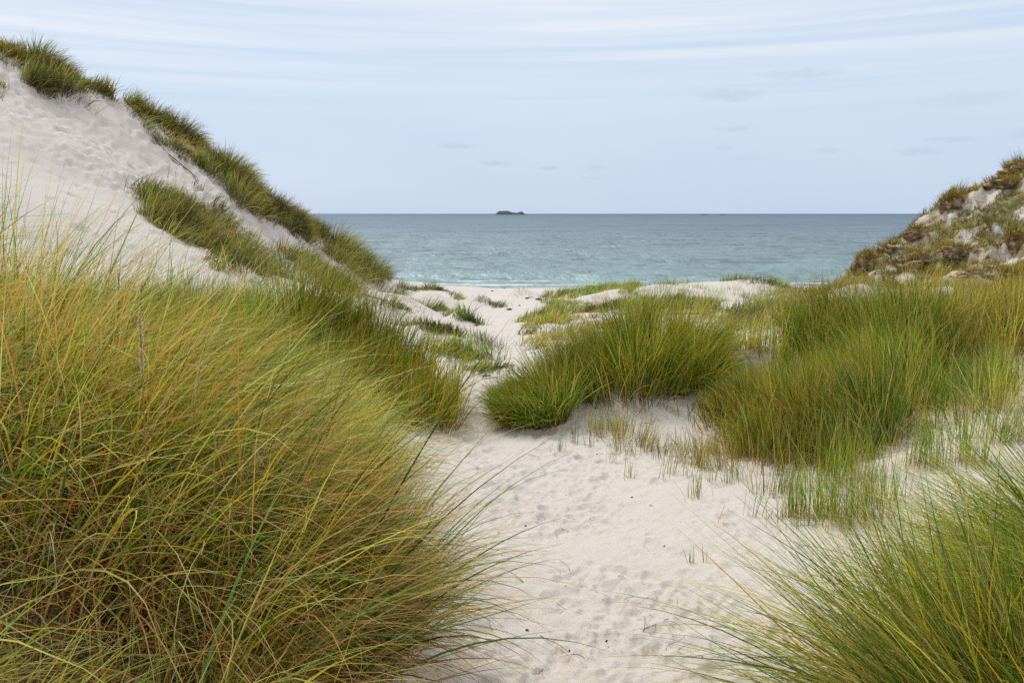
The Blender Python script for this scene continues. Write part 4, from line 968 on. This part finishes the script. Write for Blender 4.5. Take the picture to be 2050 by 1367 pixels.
def twig(px, py, L_, ang, label, r=.004, y0=2, bendy=.15, mat=None, lift=0.01):
    p = hit(px, py, y0); n = 14; t = np.linspace(-.5, .5, n)
    x = p[0] + t * L_ * math.cos(ang) + bendy * L_ * .3 * np.sin(t * 5) * -math.sin(ang); y = p[1] + t * L_ * math.sin(ang) + bendy * L_ * .3 * np.sin(t * 5) * math.cos(ang)
    z = H(x, y) + r * .6 + lift * (1 - (2 * t) ** 2)
    co = []; 
    for i in range(n):
        rr = r * (1 - .6 * (i / n)) * (1 + .25 * math.sin(i * 2.3))
        for k in range(6): a = k * math.pi / 3; co.append((x[i] + rr * math.cos(a) * -math.sin(ang), y[i] + rr * math.cos(a) * math.cos(ang), z[i] + rr * math.sin(a)))
    f = [(i * 6 + k, i * 6 + (k + 1) % 6, i * 6 + 6 + (k + 1) % 6, i * 6 + 6 + k) for i in range(n - 1) for k in range(6)]
    o = raw_mesh('driftwood' if r > .01 else 'dry_stem', np.array(co), np.array(f), mat or TWIG, True); return tag(o, label, 'driftwood' if r > .01 else 'stem')
TWIG = simple_mat('weathered_stem', [(.3, (.10, .075, .05)), (.7, (.28, .22, .15))], scale=30)
DARKW = simple_mat('dark_driftwood', [(.3, (.03, .024, .02)), (.7, (.12, .095, .075))], scale=12)
twig(808, 560, 1.9, -.35, 'long dark driftwood branch on the beach crest beside the end of the dune', .03, 25, .3, DARKW)
twig(772, 603, 1.2, .4, 'short dark driftwood piece at the dune foot behind the olive hummock', .02, 15, .3, DARKW)
twig(352, 322, 1.6, -.6, 'dark exposed root lying down the bare dune face', .018, 14, .4, DARKW)
twig(366, 336, .9, -.3, 'second shorter exposed root lower on the bare dune face', .015, 14, .4, DARKW)
twig(1322, 1248, .22, .5, 'thin dry stem lying on the sand left of the corner fan', .002, 2)
twig(1110, 1290, .20, -.9, 'thin dry stem on the path near the bottom of the picture', .002, 2)
twig(1290, 1250, .16, 1.3, 'short dry stem standing askew on the sand near the corner fan', .002, 2, lift=.03)

# dry stems blown onto the path, and flat dead leaves gathered round the clump feet
for k in range(26):
    px, py = rg.uniform(930, 1480), rg.uniform(900, 1340)
    p = hit(px, py, 2)
    if path_mask(p[0], p[1]) > 1.25: continue
    twig(px, py, rg.uniform(.05, .20), rg.uniform(0, 3.14), 'short dry grass stem lying loose on the trodden sand path', rg.uniform(.0011, .0020), 2, rg.uniform(-.6, .6), lift=rg.uniform(.002, .02))['group'] = 'dry stems on the path'
for nm, cx, cy_, rx, ry, n in [('round clump', 1.4, 8.5, 1.15, .85, 420), ('largest stand', 2.9, 6.9, 1.2, 1.1, 800), ('mop-headed tussock', .25, 7.8, .55, .4, 160), ('dark hummock', -.75, 8.0, .4, .9, 260)]:
    a = rg.uniform(0, 6.283, n); rr = np.sqrt(rg.uniform(.3, 1.0, n)); q = np.stack([cx + rx * rr * np.cos(a), cy_ + ry * rr * np.sin(a)], -1)
    q = np.c_[q, H(q[:, 0], q[:, 1]) + .012]
    V, F, K = join([grow(q, rg, pal='dead', L_=(.06, .26), wind=(0, 0), rand_w=1.0, tilt=(1.2, 1.5), bend=(.0, .25), width=.006, seg=4, base_f=.05, tuft_w=0)])
    tag(raw_mesh('leaf_litter', V, F, GRASS, True, K), 'flat dead leaves scattered on the sand round the foot of the ' + nm, 'litter', kind='stuff')
